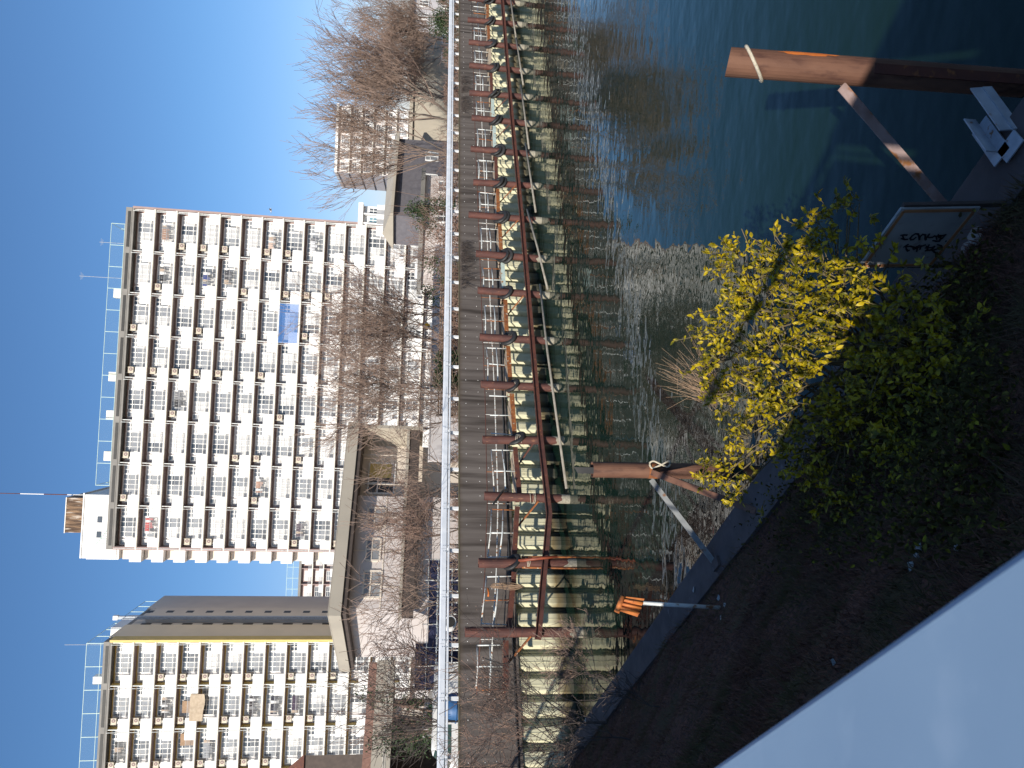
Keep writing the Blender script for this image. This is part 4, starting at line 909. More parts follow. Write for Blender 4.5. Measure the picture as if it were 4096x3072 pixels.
# ------------------------------------------------------------------ bare trees
def bare_tree(name, label, p, h, seed, spread=1.0, lean=(0, 0), kids=(6, 5, 5, 4, 3), tw='twig', bk='bark', group=None, tr=.10, trunk_f=.16, minr=.009, up=.10, cat='tree', leaves=0):
    r = random.Random(seed); g = lambda s: r.gauss(0, s)
    o = thing(name, p, label, cat, group)
    A, B = MB(), MB(); tips = []
    def grow(pt, d, L, rad, lv):
        nseg = 4 if lv < 2 else 3 if lv < 4 else 2
        pts = [pt]; rr = [rad]
        for i in range(nseg):
            d = d + np.array([g(.13), g(.13), g(.09)+up*(lv > 0)]); d = d/np.linalg.norm(d)
            pts.append(pts[-1]+d*L/nseg); rr.append(max(minr, rad*(1-.55*(i+1)/nseg)))
        if lv == 0: rr[-1] = rad*.85
        (A if lv <= 1 else B).tube(pts, rr, (8, 6, 5, 4, 3, 3)[min(lv, 5)], cap=False)
        if lv < len(kids):
            nk = kids[lv]
            for c in range(nk):
                f = 1.0 if (lv == 0 and c >= 1) else .3+.7*(c+r.random()*.8)/nk if lv else .8
                f = min(f, 1.0); k = f*nseg; i = min(int(k), nseg-1); q = pts[i]+(pts[i+1]-pts[i])*(k-i)
                a = r.random()*6.28 if lv else 6.28*c/nk+g(.3)
                t = np.cross(d, [0.3, .2, 1.0] if abs(d[2]) < .9 else [1., 0, 0]); t /= np.linalg.norm(t); u = np.cross(d, t)
                th = (r.uniform(.28, .62) if lv == 0 else r.uniform(.35, .85))*spread
                nd = d*math.cos(th)+(t*math.cos(a)+u*math.sin(a))*math.sin(th)
                if lv == 0: nd = nd+np.array([lean[0], lean[1], 0])
                nd /= np.linalg.norm(nd)
                nl = h*(1-trunk_f)*.48*r.uniform(.8, 1.1) if lv == 0 else L*r.uniform(.5, .72)
                grow(q, nd, nl, max(minr, rr[i]*(.62 if lv else .55)), lv+1)
        else: tips.append(pts[-1])
    grow(np.zeros(3), np.array([lean[0]*.3, lean[1]*.3, 1.0]), h*trunk_f, h*tr*.13, 0)
    A.build('trunk', MT[bk], o, True); B.build('crown', MT[tw], o)
    if leaves:
        V = []; Fc = []
        for k in range(leaves):
            c = tips[r.randrange(len(tips))]+np.array([g(.05), g(.05), g(.05)]); a = np.array([g(1), g(1), g(1)]); a /= np.linalg.norm(a); b = np.cross(a, [.3, .5, .8]); b /= np.linalg.norm(b)+1e-6
            s_ = .022; i = len(V); V += [c-a*s_, c+b*s_*.5, c+a*s_, c-b*s_*.5]; Fc.append((i, i+1, i+2, i+3))
        oo = MB().add(V, Fc).build('dry_leaves', MT['straw'] if tw != 'twig_dark' else MT['twig_red'], o); oo['kind'] = 'stuff'
    return o
TR = [(50, -5, 12.2, 1.05, (-.05, .1), 'twig', 'very bushy bare tree at the far right behind the guard rail'),
      (180, -9, 10.5, 1.0, (0, 0), 'twig', 'bare tree with dense pale twigs between the two biggest trees at the right'),
      (500, -4, 14.2, .95, (.32, .22), 'twig', 'largest bare tree, leaning and fan shaped, at the right'),
      (420, -7, 11.5, .85, (.15, .1), 'twig_red', 'reddish bare tree behind the largest fan shaped tree'),
      (612, -5, 13.2, .62, (.03, 0), 'twig', 'slender upright bare tree before the distant block'),
      (1010, -4.5, 5.5, 1.15, (0, 0), 'twig_red', 'low reddish bare tree below the right end of the brown block'),
      (1240, -5, 8.6, 1.1, (0, 0), 'twig_red', 'wide reddish bare tree in front of the brown block'),
      (1430, -4.5, 9.6, 1.05, (.25, .18), 'twig', 'bare tree leaning right in front of the brown block'),
      (1545, -4, 9.2, .9, (0, 0), 'twig', 'bare tree with long upright limbs beside the low beige roofed building'),
      (1700, -3.5, 5.4, 1.2, (0, 0), 'twig', 'small bare tree at the grey recess of the low building'),
      (1925, -3.0, 6.4, 1.2, (0, 0), 'twig', 'spreading bare tree in front of the low pink white building'),
      (2110, -3.5, 5.6, 1.15, (0, 0), 'twig_red', 'small bare tree under the beige roof band'),
      (2390, -3.0, 6.8, 1.25, (-.1, -.1), 'twig', 'bare tree with crooked limbs at the corner of the low building'),
      (2640, -4.5, 6.0, 1.1, (0, 0), 'twig_red', 'bare tree before the blue hoarding'),
      (2880, -3.2, 6.4, 1.25, (0, 0), 'twig_dark', 'dark bare tree over the parked vehicles at the left')]
for i, (y, off_, h, sp, ln, tw, lab) in enumerate(TR):
    bare_tree('bare_tree', lab, behind(y, off_), h*(1.06 if y < 650 else 1.2), 40+i, sp, ln, (6, 5, 4, 4, 3) if y == 612 else (6, 5, 5, 4, 3) if 1200 < y < 1600 else (6, 5, 5, 5, 4) if y < 450 else (6, 5, 5, 4, 4) if h > 8 else (5, 5, 4, 4) if y > 2200 else (6, 5, 5, 4), tw, 'bark' if tw != 'twig_dark' else 'twig_dark', 'bare trees behind the flood wall', minr=.0115 if h > 10 else .009, up=.14 if h > 8 else .1, trunk_f=.085)
for i, (y, off_, h, tw) in enumerate([(30, -2.6, 3.4, 'twig_red'), (120, -2.2, 3.0, 'twig'), (235, -2.6, 3.2, 'twig_red'), (300, -2.2, 2.6, 'twig'), (385, -2.6, 3.4, 'twig_red'), (455, -2.2, 2.8, 'twig'), (560, -2.8, 3.6, 'twig_red'), (665, -2.4, 3.0, 'twig'), (745, -2.8, 3.8, 'twig_red'), (1090, -2.4, 3.4, 'twig_red'), (1190, -2.2, 2.8, 'twig'), (1370, -2.6, 3.4, 'twig_red'), (1620, -2.2, 2.8, 'twig'), (1800, -2.0, 2.4, 'twig'), (2030, -2.2, 2.6, 'twig_red'), (2250, -2.2, 2.8, 'twig'), (2520, -2.0, 2.6, 'twig')]):
    bare_tree('bare_shrub', f"{'reddish' if tw == 'twig_red' else 'grey brown'} bare shrub close behind the guard rail, {ORD[i]} from the far right", behind(y, off_), h, 500+i, 1.25, (0, 0), (7, 5, 4, 3), tw, 'bark', 'bare shrubs close behind the guard rail', tr=.07, trunk_f=.06, minr=.0085, up=.05, cat='shrub')
# evergreen shrubs and bushes behind the rail
def shrub(label, p, rx, ry, h, seed, m, n=2600, leaf=.09, twm='twig_red', twigs=True, name='shrub', group='shrubs behind the guard rail'):
    r = np.random.RandomState(seed); o = thing(name, p, label, 'shrub', group)
    cl = [(r.uniform(-.7, .7)*rx, r.uniform(-.7, .7)*ry, r.uniform(.3, .85)*h, r.uniform(.28, .5)) for _ in range(9)]
    V = np.zeros((n, 4, 3))
    for i in range(n):
        c = cl[r.randint(9)]; d = r.randn(3); d /= np.linalg.norm(d); q = np.array([c[0], c[1], c[2]])+d*np.array([rx, ry, h*.5])*c[3]*(r.rand()**.4)
        a = r.randn(3); a /= np.linalg.norm(a); b = np.cross(a, r.randn(3)); b /= np.linalg.norm(b)+1e-9
        s_ = leaf*(.6+.7*r.rand()); V[i] = [q-a*s_, q+b*s_*.45, q+a*s_, q-b*s_*.45]
    me = bpy.data.meshes.new('foliage'); me.from_pydata(V.reshape(-1, 3).tolist(), [], [(4*i, 4*i+1, 4*i+2, 4*i+3) for i in range(n)]); me.materials.append(MT[m])
    f = ob('foliage', me, o); f['kind'] = 'stuff'
    st = MB()
    for k in range(26 if twigs else 6):
        a = r.rand()*6.28; q = np.array([math.cos(a)*rx*.9*r.rand(), math.sin(a)*ry*.9*r.rand(), h*(.6+.5*r.rand())]); st.tube([np.array([q[0]*.15, q[1]*.15, 0]), q*.55+r.randn(3)*.08, q], [.03, .018, .007], 4, cap=False)
    st.build('stem', MT[twm], o)
    return o
for i, (y, off_, rx, ry, h, m, n, lab) in enumerate([(60, -3.0, 2.6, 1.0, 3.6, 'evergreen', 4200, 'dense dark evergreen hedge at the far right behind the guard rail'), (190, -3.4, 1.6, 1.0, 2.6, 'evergreen', 1800, 'dark evergreen bush under the far right trees'), (840, -4.5, 2.0, 1.4, 5.4, 'evergreen', 2000, 'tall thin leaved evergreen bush before the beige pitched roof'), (1130, -3.6, 1.6, 1.0, 3.6, 'evergreen', 1600, 'dark green bush below the brown block'), (1470, -2.6, 1.25, .8, 2.7, 'evergreen', 3200, 'glossy green bush pressed against the guard rail'), (960, -3.2, 1.5, 1.0, 2.8, 'twig_red', 1500, 'reddish brown leafless bush right of the brown block'), (1290, -2.8, 2.4, 1.0, 2.3, 'twig_red', 2000, 'low reddish brown hedge before the brown block'), (2890, -7.5, 2.0, 1.6, 6.6, 'evergreen', 1800, 'sparse dark evergreen at the left before the yellow block'), (330, -3.5, 2.2, 1.0, 2.4, 'twig_red', 1800, 'reddish hedge under the largest bare tree')]):
    shrub(lab, behind(y, off_), rx, ry, h, 70+i, m, n, .085)
# plants growing over the top of the wall
for i, (y, w_) in enumerate(((340, 1.1), (1090, 1.3), (1010, .8), (420, .9))):
    p = Wp(1845, y, .06); r = np.random.RandomState(i); m_ = MB()
    for k in range(70):
        a = r.uniform(-1, 1)*w_; q = E*a; d = r.uniform(.25, .95)
        m_.tube([q+np.array([0, 0, .02])+NW*.02, q+E*r.uniform(-.2, .2)+NW*.10+np.array([0, 0, -.3*d]), q+E*r.uniform(-.4, .4)+NW*.12+np.array([0, 0, -d])], [.012, .009, .005], 3, cap=False)
    o = thing('creeper', p, ['dark dry creeper hanging over the wall below the largest bare tree', 'broad dark creeper hanging over the wall between the seventh and eighth piles', 'small dark creeper over the wall by the eighth pile', 'thin dark creeper over the wall right of the ninth pile'][i], 'creeper', 'dry creepers hanging over the flood wall')
    m_.build('stem', MT['twig_dark'], o)

# ------------------------------------------------------------------ near bank: bare shrubs, bush, piles, sign
def nb(xi, yi): return bank_hit(xi, yi)
for i, (x, y, h, ln, sp, tw, lab, lv) in enumerate([(2420, 2890, 4.6, (.25, .42), 1.0, 'twig_dark', 'dark leafless tree on the near bank reaching across the flood wall', 350), (2330, 2990, 4.2, (.05, .2), 1.1, 'twig_red', 'leafless shrub with dry reddish leaves at the left end of the bank', 900), (2520, 2960, 2.6, (.2, .2), 1.2, 'twig_dark', 'low dark bare shrub on the bank behind the quay ledge', 500), (2440, 2780, 2.6, (.4, .5), 1.1, 'twig', 'thin pale bare shrub leaning over the water by the quay', 60), (2640, 2830, 1.6, (.2, .3), 1.2, 'twig_dark', 'small dark bare shrub nearest the orange plate', 200), (2280, 3080, 4.0, (.0, .1), 1.2, 'twig_red', 'reddish bare shrub at the very left edge of the bank', 900)]):
    p = nb(x, y); p[2] -= .05
    bare_tree('bare_shrub', lab, p, h*1.22, 300+i, sp, ln, (5, 5, 4, 3) if i != 4 else (5, 4, 3), tw, 'twig_dark', 'bare shrubs on the near bank', tr=.062, trunk_f=.14, minr=.0055, up=.06, cat='shrub', leaves=lv)

# leafy bush
LEAF = []
def leaf_mesh(L, w_, fold, m):
    V = [(0, 0, 0), (L*.35, w_*.5, fold), (L*.35, 0, 0), (L*.35, -w_*.5, fold), (L*.72, w_*.38, fold*.7-.1*L), (L*.72, 0, -.04*L), (L*.72, -w_*.38, fold*.7-.1*L), (L, 0, -.16*L)]
    return MB().add(V, [(0, 2, 1), (0, 3, 2), (1, 2, 5, 4), (2, 3, 6, 5), (4, 5, 7), (5, 6, 7)]).mesh('leaf', MT[m])
for L, w_ in ((.072, .036), (.085, .042), (.06, .03), (.098, .046)): LEAF.append(leaf_mesh(L, w_, w_*.16, 'leaf'))
CL = [(2960, 1050, 9.6, .36), (2950, 1300, 9.6, .42), (2890, 1420, 9.8, .30), (3050, 1180, 9.3, .48), (3150, 1050, 9.0, .46), (3080, 1450, 9.4, .46), (2960, 1580, 9.8, .36), (3150, 1600, 9.2, .46), (3300, 980, 8.6, .40), (3250, 1250, 8.8, .48), (3300, 1450, 8.7, .48), (2890, 1880, 10.4, .30), (2960, 1930, 10.3, .26), (3010, 1760, 10, .36), (3380, 1150, 8.3, .42), (3450, 1350, 8.1, .46), (3400, 1650, 8.4, .46), (3250, 1800, 9, .42), (3330, 1960, 8.8, .32), (3550, 1550, 7.8, .44), (3600, 1250, 7.5, .36), (3650, 1400, 7.4, .42), (3650, 1750, 7.5, .42), (3800, 1550, 7.0, .38), (3850, 1350, 6.8, .32), (3330, 880, 8.5, .2), (3480, 2010, 8.3, .32), (3750, 1900, 7.1, .32), (3700, 1150, 7.2, .26), (3480, 1050, 8.0, .30), (2830, 1330, 10.0, .18), (2800, 1480, 10.1, .16), (3420, 810, 8.4, .14)]
bp_ = nb(3600, 1500)
bush = thing('leafy_bush', bp_, 'large bush of yellow green leaves, sunlit on top, growing beside the white sign', 'bush')
rb_ = np.random.RandomState(5)
leaves = []
cen = [(Dp(x, y, d), r_) for x, y, d, r_ in CL]
root = np.asarray(bp_)
stem = MB()
for c, r_ in cen:
    t0 = root+np.array([rb_.uniform(-.8, .8), rb_.uniform(-.4, .8), -.1]); mid = (t0+c)/2+np.array([rb_.uniform(-.2, .2), rb_.uniform(-.2, .2), .25])
    for k in range(3):
        e_ = c+rb_.randn(3)*r_*.5; stem.tube([t0, mid+rb_.randn(3)*.06, e_], [.022, .014, .006], 5, cap=False)
    nsp = int(34*(r_/.45)**2*1.6)
    for k in range(nsp):                      # leafy sprigs
        d = rb_.randn(3); d[2] += .3; d /= np.linalg.norm(d); a = c+d*r_*rb_.uniform(.15, .75); L = rb_.uniform(.16, .34)
        up_ = d+np.array([0, 0, .7]); up_ /= np.linalg.norm(up_); b = a+up_*L
        stem.tube([a, b], [.0055, .003], 3, cap=False)
        for j in range(rb_.randint(5, 10)):
            q = a+(b-a)*(.25+.75*rb_.rand()); ax = up_*.55+rb_.randn(3)*.6; ax /= np.linalg.norm(ax); leaves.append((q, ax))
for (x, y, d, x2, y2) in [(2850, 1240, 9.9, 2765, 1262), (2880, 1420, 9.9, 2775, 1465), (2900, 1920, 10.4, 2790, 1960), (2850, 1840, 10.4, 2772, 1900), (2960, 1020, 9.6, 2925, 985), (3120, 980, 9.2, 3100, 925), (3330, 880, 8.6, 3280, 845), (3420, 850, 8.5, 3360, 790), (3450, 800, 8.4, 3405, 785), (3480, 860, 8.4, 3490, 880), (2900, 1180, 9.8, 2905, 1120), (3060, 2000, 10, 3040, 2080)]:
    a = Dp(x, y, d); b = Dp(x2, y2, d); stem.tube([a, (a+b)/2+rb_.randn(3)*.02, b], [.007, .005, .003], 4, cap=False)
    for j in range(11): q = a+(b-a)*(.3+.75*rb_.rand()); ax = (b-a)/np.linalg.norm(b-a)*.6+rb_.randn(3)*.6; leaves.append((q, ax/np.linalg.norm(ax)))
stem.build('stem', MT['stem'], bush, world=True)
def leaf_mat(q, ax):
    up_ = np.array([0, -.25, 1])+rb_.randn(3)*.45; y = np.cross(up_, ax); y /= np.linalg.norm(y)+1e-9; z = np.cross(ax, y)
    return np.array([ax, y, z]).T
# the leaves that show largest: nearest the camera among those on the sunlit upper side
def vis(k):
    q = leaves[k][0]; v = q-EYE; dd = float(v @ FW); x = 2048-float(v @ UP)/dd*FPX; return x
order = sorted(range(len(leaves)), key=lambda k: (np.linalg.norm(leaves[k][0]-EYE) + (0 if vis(k) < 3450 else 9)) )
single = set(order[:295])
V = []; Fc = []; base = [np.array([v.co[:] for v in me.vertices]) for me in LEAF]; faces = [[tuple(p.vertices) for p in me.polygons] for me in LEAF]
for k, (q, ax) in enumerate(leaves):
    Mx = leaf_mat(q, ax); j = k % 4
    if k in single:
        o = ob('leaf', LEAF[j], bush)
        o.matrix_basis = Matrix(((*Mx[0], q[0]-bp_[0]), (*Mx[1], q[1]-bp_[1]), (*Mx[2], q[2]-bp_[2]), (0, 0, 0, 1)))
    else:
        i = len(V); V += (base[j] @ Mx.T + q - bp_).tolist(); Fc += [tuple(i+t for t in f) for f in faces[j]]
me = bpy.data.meshes.new('foliage'); me.from_pydata(V, [], Fc); me.materials.append(MT['leaf']); f = ob('foliage', me, bush); f['kind'] = 'stuff'
# dark ground ivy round the foot of the bush
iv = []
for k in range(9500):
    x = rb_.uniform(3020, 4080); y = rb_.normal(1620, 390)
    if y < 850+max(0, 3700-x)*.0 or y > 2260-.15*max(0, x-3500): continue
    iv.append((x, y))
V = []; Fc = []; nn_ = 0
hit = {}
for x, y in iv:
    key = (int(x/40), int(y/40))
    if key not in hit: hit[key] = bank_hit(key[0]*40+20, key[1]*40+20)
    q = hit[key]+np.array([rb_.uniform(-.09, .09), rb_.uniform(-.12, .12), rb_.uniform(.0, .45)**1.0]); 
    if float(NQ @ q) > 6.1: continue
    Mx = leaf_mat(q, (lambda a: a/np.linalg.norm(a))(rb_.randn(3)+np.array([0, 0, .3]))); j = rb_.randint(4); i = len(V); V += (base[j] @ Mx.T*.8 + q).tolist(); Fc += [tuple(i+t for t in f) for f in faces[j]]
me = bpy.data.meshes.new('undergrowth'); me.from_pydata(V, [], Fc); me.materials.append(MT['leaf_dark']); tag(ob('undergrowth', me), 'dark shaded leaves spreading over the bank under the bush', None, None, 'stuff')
# dry straw tuft
tp = Dp(2900, 1600, 10.2); m_ = MB()
for k in range(80):
    e_ = Dp(2640+rb_.uniform(-20, 190), 1475+rb_.normal(0, 75), 10.2+rb_.uniform(-.3, .3)); m_.tube([tp+rb_.randn(3)*.08, (tp+e_)/2+rb_.randn(3)*.05, e_], [.0035, .0025, .0015], 3, cap=False)
    if k % 2 == 0:
        f = e_+(tp-e_)*.3; g_ = f+rb_.randn(3)*.12; m_.tube([f, g_], [.002, .0015], 3, cap=False)
o = thing('straw_tuft', tp, 'tuft of dry pinkish straw standing out of the leafy bush over the water', 'grass tuft'); m_.build('straw', MT['straw'], o, world=True)
for (x, y, x2, y2) in ((3170, 1500, 3550, 1700), (3000, 1880, 3100, 1960), (3100, 1150, 3260, 1290)):
    pass

# two near piles
def near_pile(label, top, bot, r_, seg, cut=None):
    o = thing('mooring_pile', (bot[0], bot[1], bot[2]), label, 'pile', 'rusty piles at the near quay')
    n = 24; d = (top-bot)/np.linalg.norm(top-bot); x = np.cross(d, [0, 1, 0]); x /= np.linalg.norm(x); y = np.cross(d, x)
    V = []; Fc = []; L = np.linalg.norm(top-bot)
    prof = [(r_, 0), (r_, L*.3), (r_, L*.6), (r_, L), (r_*.93, L), (r_*.93, L-.6)]
    for rr, z in prof: V += [bot+d*z+(x*math.cos(a)+y*math.sin(a))*rr for a in np.linspace(0, 2*math.pi, n, endpoint=False)]
    if cut is not None:
        for k in range(3*n, 5*n): V[k] = V[k]+d*float(cut @ (EYE-V[k]))/float(cut @ d)
        prof = prof[:4]; V = V[:4*n]
    for j in range(len(prof)-1):
        for k in range(n): Fc.append((j*n+k, j*n+(k+1) % n, (j+1)*n+(k+1) % n, (j+1)*n+k))
    Fc.append(tuple((len(prof)-1)*n+k for k in range(n)))
    m_ = MB().add(V, Fc); m_.build('pile_tube', MT['pile_near'], o, False, True)
    return o, d, x, y
n1 = 7.55
t1 = Qp(2908, 248, n1); b1 = Qp(4096, 335, n1); b1 = t1+(b1-t1)*1.3; R1 = .150
p1, d1, x1, y1 = near_pile('tall rusty pile with a rope collar and orange paint streak at the near quay', t1, b1, R1, 0, np.cross(ray(2901, 298), ray(2925, 190)))
def ring(c, d, R_, r_, m, label, tilt, turns=1.0, name='rope'):
    x = np.cross(d, [0, 1, 0]); x /= np.linalg.norm(x); y = np.cross(d, x); m_ = MB(); pts = []
    for a in np.linspace(0, 2*math.pi, 30, endpoint=False): pts.append(c+(x*math.cos(a)+y*math.sin(a))*R_+d*(tilt[0]*math.cos(a)+tilt[1]*math.sin(a)))
    m_.tube(pts, r_, 8, closed=True); return tag(m_.build(name, m, smooth=True), label, name)
c1 = Qp(3018, 250, n1); c1 = t1+d1*float((c1-t1) @ d1)
ring(c1, d1, R1+.016, .019, MT['rope'], 'loop of pale rope round the top of the tall near pile', (-.09, .10))
# orange paint streak: thin patch following the tube
m_ = MB(); V = []; Fc = []
ang0 = None
for j in range(9):
    q = t1-d1*(.55+.62*j/8)
    for k in range(4):
        a = R(-38)+R(11)*k+R(6)*math.sin(j*1.3)
        dirv = RT*math.sin(R(28)+R(9)*k+R(2)*math.sin(j*2.1)) - (FW-d1*float(FW @ d1))*math.cos(R(28)+R(9)*k); dirv /= np.linalg.norm(dirv)
        wob = .06*math.sin(k*2.2+j*.1)
        V.append(q+dirv*(R1+.003)+d1*wob)
for j in range(8):
    for k in range(3):
        if (j, k) in ((0, 0), (7, 2), (7, 0), (0, 2)): continue
        i = j*4+k; Fc.append((i, i+1, i+5, i+4))
m_.add(V, Fc); m_.build('paint_streak', MT['spray'], p1, False, True)
# rough rust scale strip down the pile
m_ = MB(); m_.bar(t1-d1*1.62-FW*(R1*.97)+RT*-.02, t1-d1*4.2-FW*(R1*.97)+RT*-.02, .11, .02, FW); m_.build('weld_plate', MT['rust'], p1, False, True)
# angle braces
def angle(label, a, b, s_, m, name='brace', grp='angle braces of the near piles', flip=1):
    a = np.asarray(a); b = np.asarray(b); d = (b-a)/np.linalg.norm(b-a); u = np.cross(d, FW); u /= np.linalg.norm(u); v = np.cross(d, u)
    o = thing(name, b, label, 'brace', grp)
    m_ = MB(); m_.bar(a, b, s_, .012, v); m_.build('flange', MT[m], o, world=True)
    off = u*flip*s_*.5; m2 = MB(); m2.bar(a+off-v*.045, b+off-v*.045, .012, .09, v); m2.build('web', MT[m], o, world=True)
    return o
a = Qp(3365, 345, n1-.15); b = Zp(3800, 850, .62)
angle('long rusty angle brace from the tall near pile down to the white sign', a, b, .115, 'steel_rusty')
# lower bracket with pale channel plates
o = thing('steel_bracket', Zp(4030, 560, .62), 'pale steel bracket bolted between the tall near pile and the quay', 'bracket', 'angle braces of the near piles')
a = Qp(3910, 352, n1-.25); b = Zp(4030, 520, .68)
m_ = MB(); m_.bar(a, b, .16, .015, FW); m_.build('arm_plate', MT['steel_pale'], o, world=True)
m_ = MB(); m_.bar(a+UP*-.09-FW*.02, b+UP*-.09-FW*.02, .02, .10, UP); m_.build('arm_web', MT['steel_pale'], o, world=True)
c0 = Zp(3918, 500, .66); c1_ = Zp(4010, 630, .66)
m_ = MB(); m_.bar(c0, c1_, .24, .016); m_.build('base_plate', MT['steel_pale'], o, world=True)
m_ = MB(); m_.bar(c0+np.array([0, 0, .07])+NQ*.1, c1_+np.array([0, 0, .07])+NQ*.1, .016, .14); m_.build('side_plate', MT['steel_pale'], o, world=True)
m_ = MB(); m_.bar(c1_, c1_+(Zp(4076, 540, .66)-c1_), .2, .016); m_.build('end_plate', MT['steel_pale'], o, world=True)
# second near pile, hollow, with a plate inside
n2 = 8.15
t2 = Qp(2368, 1878, n2); b2 = Qp(2960, 1888, n2); b2 = t2+(b2-t2)*1.3; R2 = .165
p2, d2, x2_, y2_ = near_pile('hollow rusty pile with two braces behind the leafy bush', t2, b2, R2, 0)
m_ = MB(); pa = t2-d2*.5-RT*.02; pb = t2+d2*.36-RT*.02
sl = [pa+RT*-.065, pa+RT*.065, pb+RT*.065+d2*.02, pb+RT*-.065-d2*.06]
m_.prism(sl, tuple(FW*-.012), tuple(FW*.012)); m_.build('inner_plate', MT['dark'], p2, False, True)
angle('pale angle brace from the hollow pile down to the quay', Qp(2605, 1918, n2-.05), Zp(2858, 2250, .61), .10, 'steel_grey', flip=-1)
angle('red brown angle brace from the hollow pile to the ledge by the bush', Qp(2605, 1890, n2-.17), Zp(3022, 2045, .61), .115, 'pile_near')
m_ = MB(); m_.tube([t2-d2*1.18+FW*-.0, t2-d2*1.4], [R2+.006, R2+.006], 20, cap=False); m_.build('collar', MT['rust_orange'], p2, False, True)
m_ = MB(); q = t2-d2*1.3+RT*R2*.7-FW*.16
pts = [q+UP*.05-RT*.05, q+UP*.10+RT*.05, q+UP*.02+RT*.10, q-UP*.10+RT*.05, q-UP*.2+RT*.0, q-UP*.28-RT*.02, q-UP*.33+RT*.04, q-UP*.3+RT*.10, q-UP*.14+RT*.02, q-UP*.04-RT*.02]
cs = []
for i in range(len(pts)):
    p0, p1_, p2_, p3_ = pts[i-1], pts[i], pts[(i+1) % len(pts)], pts[(i+2) % len(pts)]
    for u in np.linspace(0, 1, 5, endpoint=False): cs.append(.5*((2*p1_)+(-p0+p2_)*u+(2*p0-5*p1_+4*p2_-p3_)*u*u+(-p0+3*p1_-3*p2_+p3_)*u**3))
m_.tube(cs, .02, 7, closed=True); tag(m_.build('rope', MT['rope'], smooth=True), 'looped pale mooring rope tied to the hollow near pile', 'rope')
# concrete feet on the ledge
m_ = MB(); q = Zp(2870, 2255, .6); m_.box(q+np.array([0, 0, .03]), (.3, .2, .06), (DQ, NQ, (0, 0, 1))); tag(m_.build('foot_plate', MT['concrete_dark']), 'small dark foot plate of the pale brace on the quay', 'plate')
# sign board
fr, fl = Zp(4036, 822, .58), Zp(3833, 1067, .58)
n_s = float(NQ @ fr)
def Sb(xi, yi, o_=0.0): return Qp(xi, yi, n_s-o_)
TRc, BRc, BLc = Sb(3606, 835), Sb(3923, 830), Sb(3728, 1067)
TLc = BLc+(TRc-BRc)
sg_ = thing('notice_board', fr, 'dim white notice board with orange border and black brush writing, beside the leafy bush', 'sign')
m_ = MB(); m_.prism([TRc, BRc, BLc, TLc], tuple(NQ*.0), tuple(NQ*.03)); m_.build('board', MT['sign_white'], sg_, world=True)
def lerp(a, b, t): return a+(b-a)*t
def onb(u, v): return lerp(lerp(TLc, TRc, u), lerp(BLc, BRc, u), v)
for a, b in (((.04, .05), (.96, .05)), ((.96, .05), (.96, .95)), ((.96, .95), (.04, .95)), ((.04, .95), (.04, .05))):
    m_ = MB(); m_.bar(onb(*a)-NQ*.003, onb(*b)-NQ*.003, .006, .035, np.cross(NQ, onb(*b)-onb(*a))); m_.build('border_strip', MT['sign_orange'], sg_, world=True)
for f_, tq in ((fr, TRc), (fl, TLc)):
    m_ = MB(); m_.bar(f_+NQ*.05-np.array([0, 0, .1]), tq+NQ*.05-(tq-f_)*.03, .05, .05, NQ); m_.build('post', MT['twig_dark'], sg_, world=True)
cr = .1808
def stroke(P, w_):
    m_ = MB(); Q = [Sb(3600+x*cr, 860+y*cr, .004) for x, y in P]
    n = len(Q)
    for i in range(n-1):
        ww = w_*(1.0 if i else .85)
        d = Q[i+1]-Q[i]; L = np.linalg.norm(d)
        if L < 1e-6: continue
        d /= L; m_.bar(Q[i]-d*w_*.3, Q[i+1]+d*w_*.3, .003, ww, np.cross(d, NQ))
    return m_
ST = [[(20, 450), (90, 440), (155, 445)], [(30, 520), (100, 545), (165, 540)], [(60, 470), (90, 540)], [(350, 495), (300, 540), (240, 550), (225, 512), (270, 460), (340, 415), (400, 420), (420, 470), (428, 545)], [(428, 545), (445, 480), (500, 430), (560, 440), (556, 520), (575, 552)], [(562, 550), (600, 490), (650, 420)], [(600, 485), (655, 500), (720, 492), (768, 460)], [(765, 470), (850, 468), (900, 455)], [(800, 480), (812, 540)], [(850, 432), (858, 500)], [(860, 475), (930, 460), (1015, 437)], [(1000, 445), (940, 515), (880, 542)], [(890, 490), (905, 530)], [(730, 565), (800, 580), (880, 576)], [(1012, 580), (1020, 580)],
      [(85, 710), (180, 650)], [(120, 700), (230, 690), (310, 715), (290, 745)], [(130, 700), (142, 760), (170, 798), (202, 780)], [(330, 722), (440, 665)], [(340, 742), (450, 700), (560, 662)], [(385, 720), (368, 810)], [(300, 765), (340, 745)], [(470, 680), (440, 760)], [(560, 730), (700, 722), (765, 695), (700, 770), (560, 792)], [(640, 660), (600, 760)], [(585, 690), (620, 780)], [(830, 655), (910, 680), (930, 720), (800, 760), (720, 782), (760, 820), (812, 840)]]
for grp in ((0, 1, 2), (3,), (4,), (5, 6), (7, 8, 9, 10, 11, 12, 13), (14,), (15, 16, 17), (18, 19, 20, 21, 22), (23, 24, 25), (26,)):
    lt = MB()
    for gi in grp: m2 = stroke(ST[gi], .02); lt.add(m2.v, m2.f)
    lt.build('character', MT['ink'], sg_, world=True)
# crumbling edge chips on the ledge behind the sign
for k, (x, y, s_) in enumerate(((3905, 945, .13), (3870, 990, .07))):
    q = Zp(x, y, .6); m_ = MB(); m_.prism([q+DQ*s_*math.cos(a)*(.8+.3*rnd.random())+NQ*s_*.8*math.sin(a) for a in np.arange(0, 6.28, .9)], (0, 0, 0), (0, 0, .02+.01*k)); tag(m_.build('concrete_chip', MT['concrete']), ['larger pale concrete chip on the ledge under the sign', 'smaller pale concrete chip on the ledge under the sign'][k], 'chip')

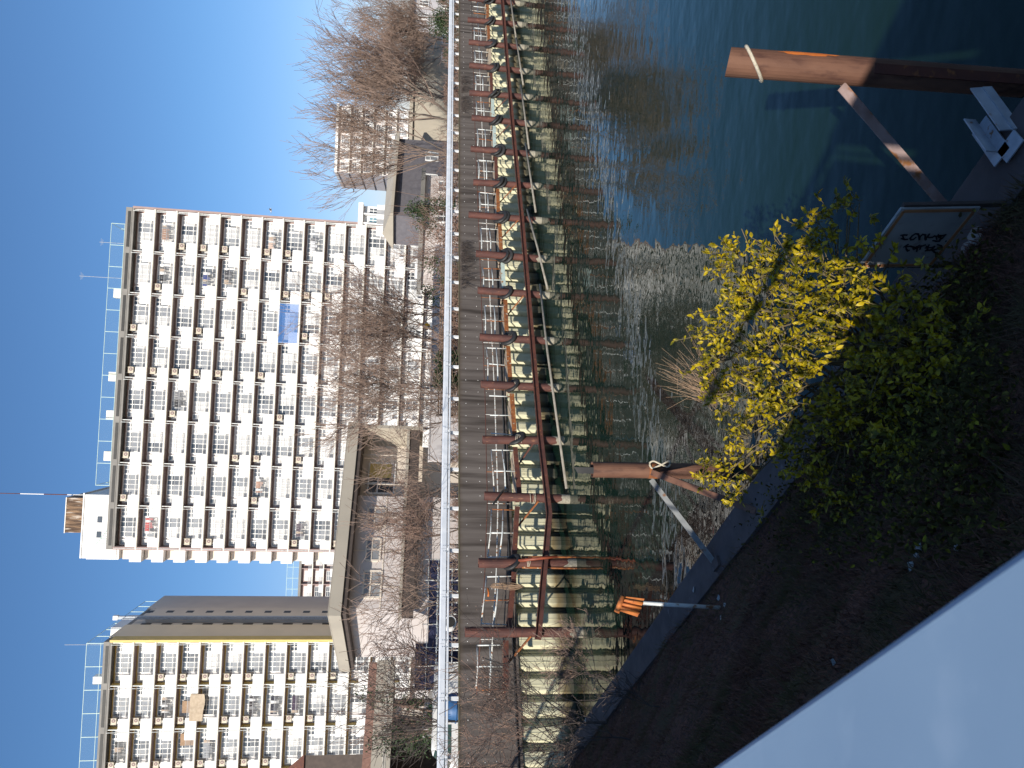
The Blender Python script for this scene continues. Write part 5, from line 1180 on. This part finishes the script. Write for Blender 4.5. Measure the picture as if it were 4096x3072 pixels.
# orange rusty plate on a white post
gp_ = nb(2880, 2432)
ps = thing('plate_on_post', gp_, 'bent orange rusty plate fixed on a white post at the quay', 'post')
tp_ = Dp(2560, 2412, float((gp_-EYE) @ FW)+.1)
m_ = MB(); m_.tube([gp_-np.array([0, 0, .1]), tp_+(tp_-gp_)*.12], .036, 10); m_.build('post', MT['pipe_white'], ps, True, True)
dd_ = float((gp_-EYE) @ FW)+.02
pl = [Dp(2490, 2385, dd_), Dp(2578, 2395, dd_), Dp(2550, 2468, dd_-.1), Dp(2472, 2442, dd_-.1)]
m_ = MB(); m_.prism(pl, tuple(FW*0), tuple(FW*.015)); m_.build('plate', MT['orange_cloth'], ps, world=True)
m_ = MB(); m_.tube([Dp(2492, 2386, dd_-.02), Dp(2466, 2450, dd_-.1)], .05, 10); m_.build('rolled_edge', MT['orange_cloth'], ps, True, True)
for k in range(3):
    a_ = lerp(pl[0], pl[3], .22+.27*k); b_ = lerp(pl[1], pl[2], .22+.27*k); m_ = MB(); m_.tube([a_-FW*.015, b_-FW*.015], .026, 8); m_.build('corrugation', MT['orange_cloth'], ps, True, True)

# two birds in the air
for k, (x, y, d, lab) in enumerate(((1084, 841, 70, 'small pale bird flying beside the edge of the brown block'), (1415, 762, 80, 'small dark bird flying in front of the distant block'))):
    b = thing('bird', Dp(x, y, d), lab, 'bird', None, .6*k)
    m_ = MB(); n = 8; pr = [(-.22, .008), (-.14, .045), (0, .065), (.12, .045), (.17, .035), (.21, .028), (.25, .004)]
    m_.tube([(q, 0, .02*math.sin(q*6)) for q, r_ in pr], [r_ for q, r_ in pr], n)
    for sgn in (-1, 1):
        m_.prism([(.09, sgn*.04, .02), (.12, sgn*.28, .12), (.0, sgn*.50, .08), (-.04, sgn*.26, .09), (-.08, sgn*.04, .01)], (0, 0, -.006), (0, 0, .006))
    m_.prism([(-.2, -.02, 0), (-.2, .02, 0), (-.34, .05, 0), (-.34, -.05, 0)], (0, 0, -.005), (0, 0, .005))
    m_.build('bird_body', MT['white_wall'] if k == 0 else MT['dark'], b)
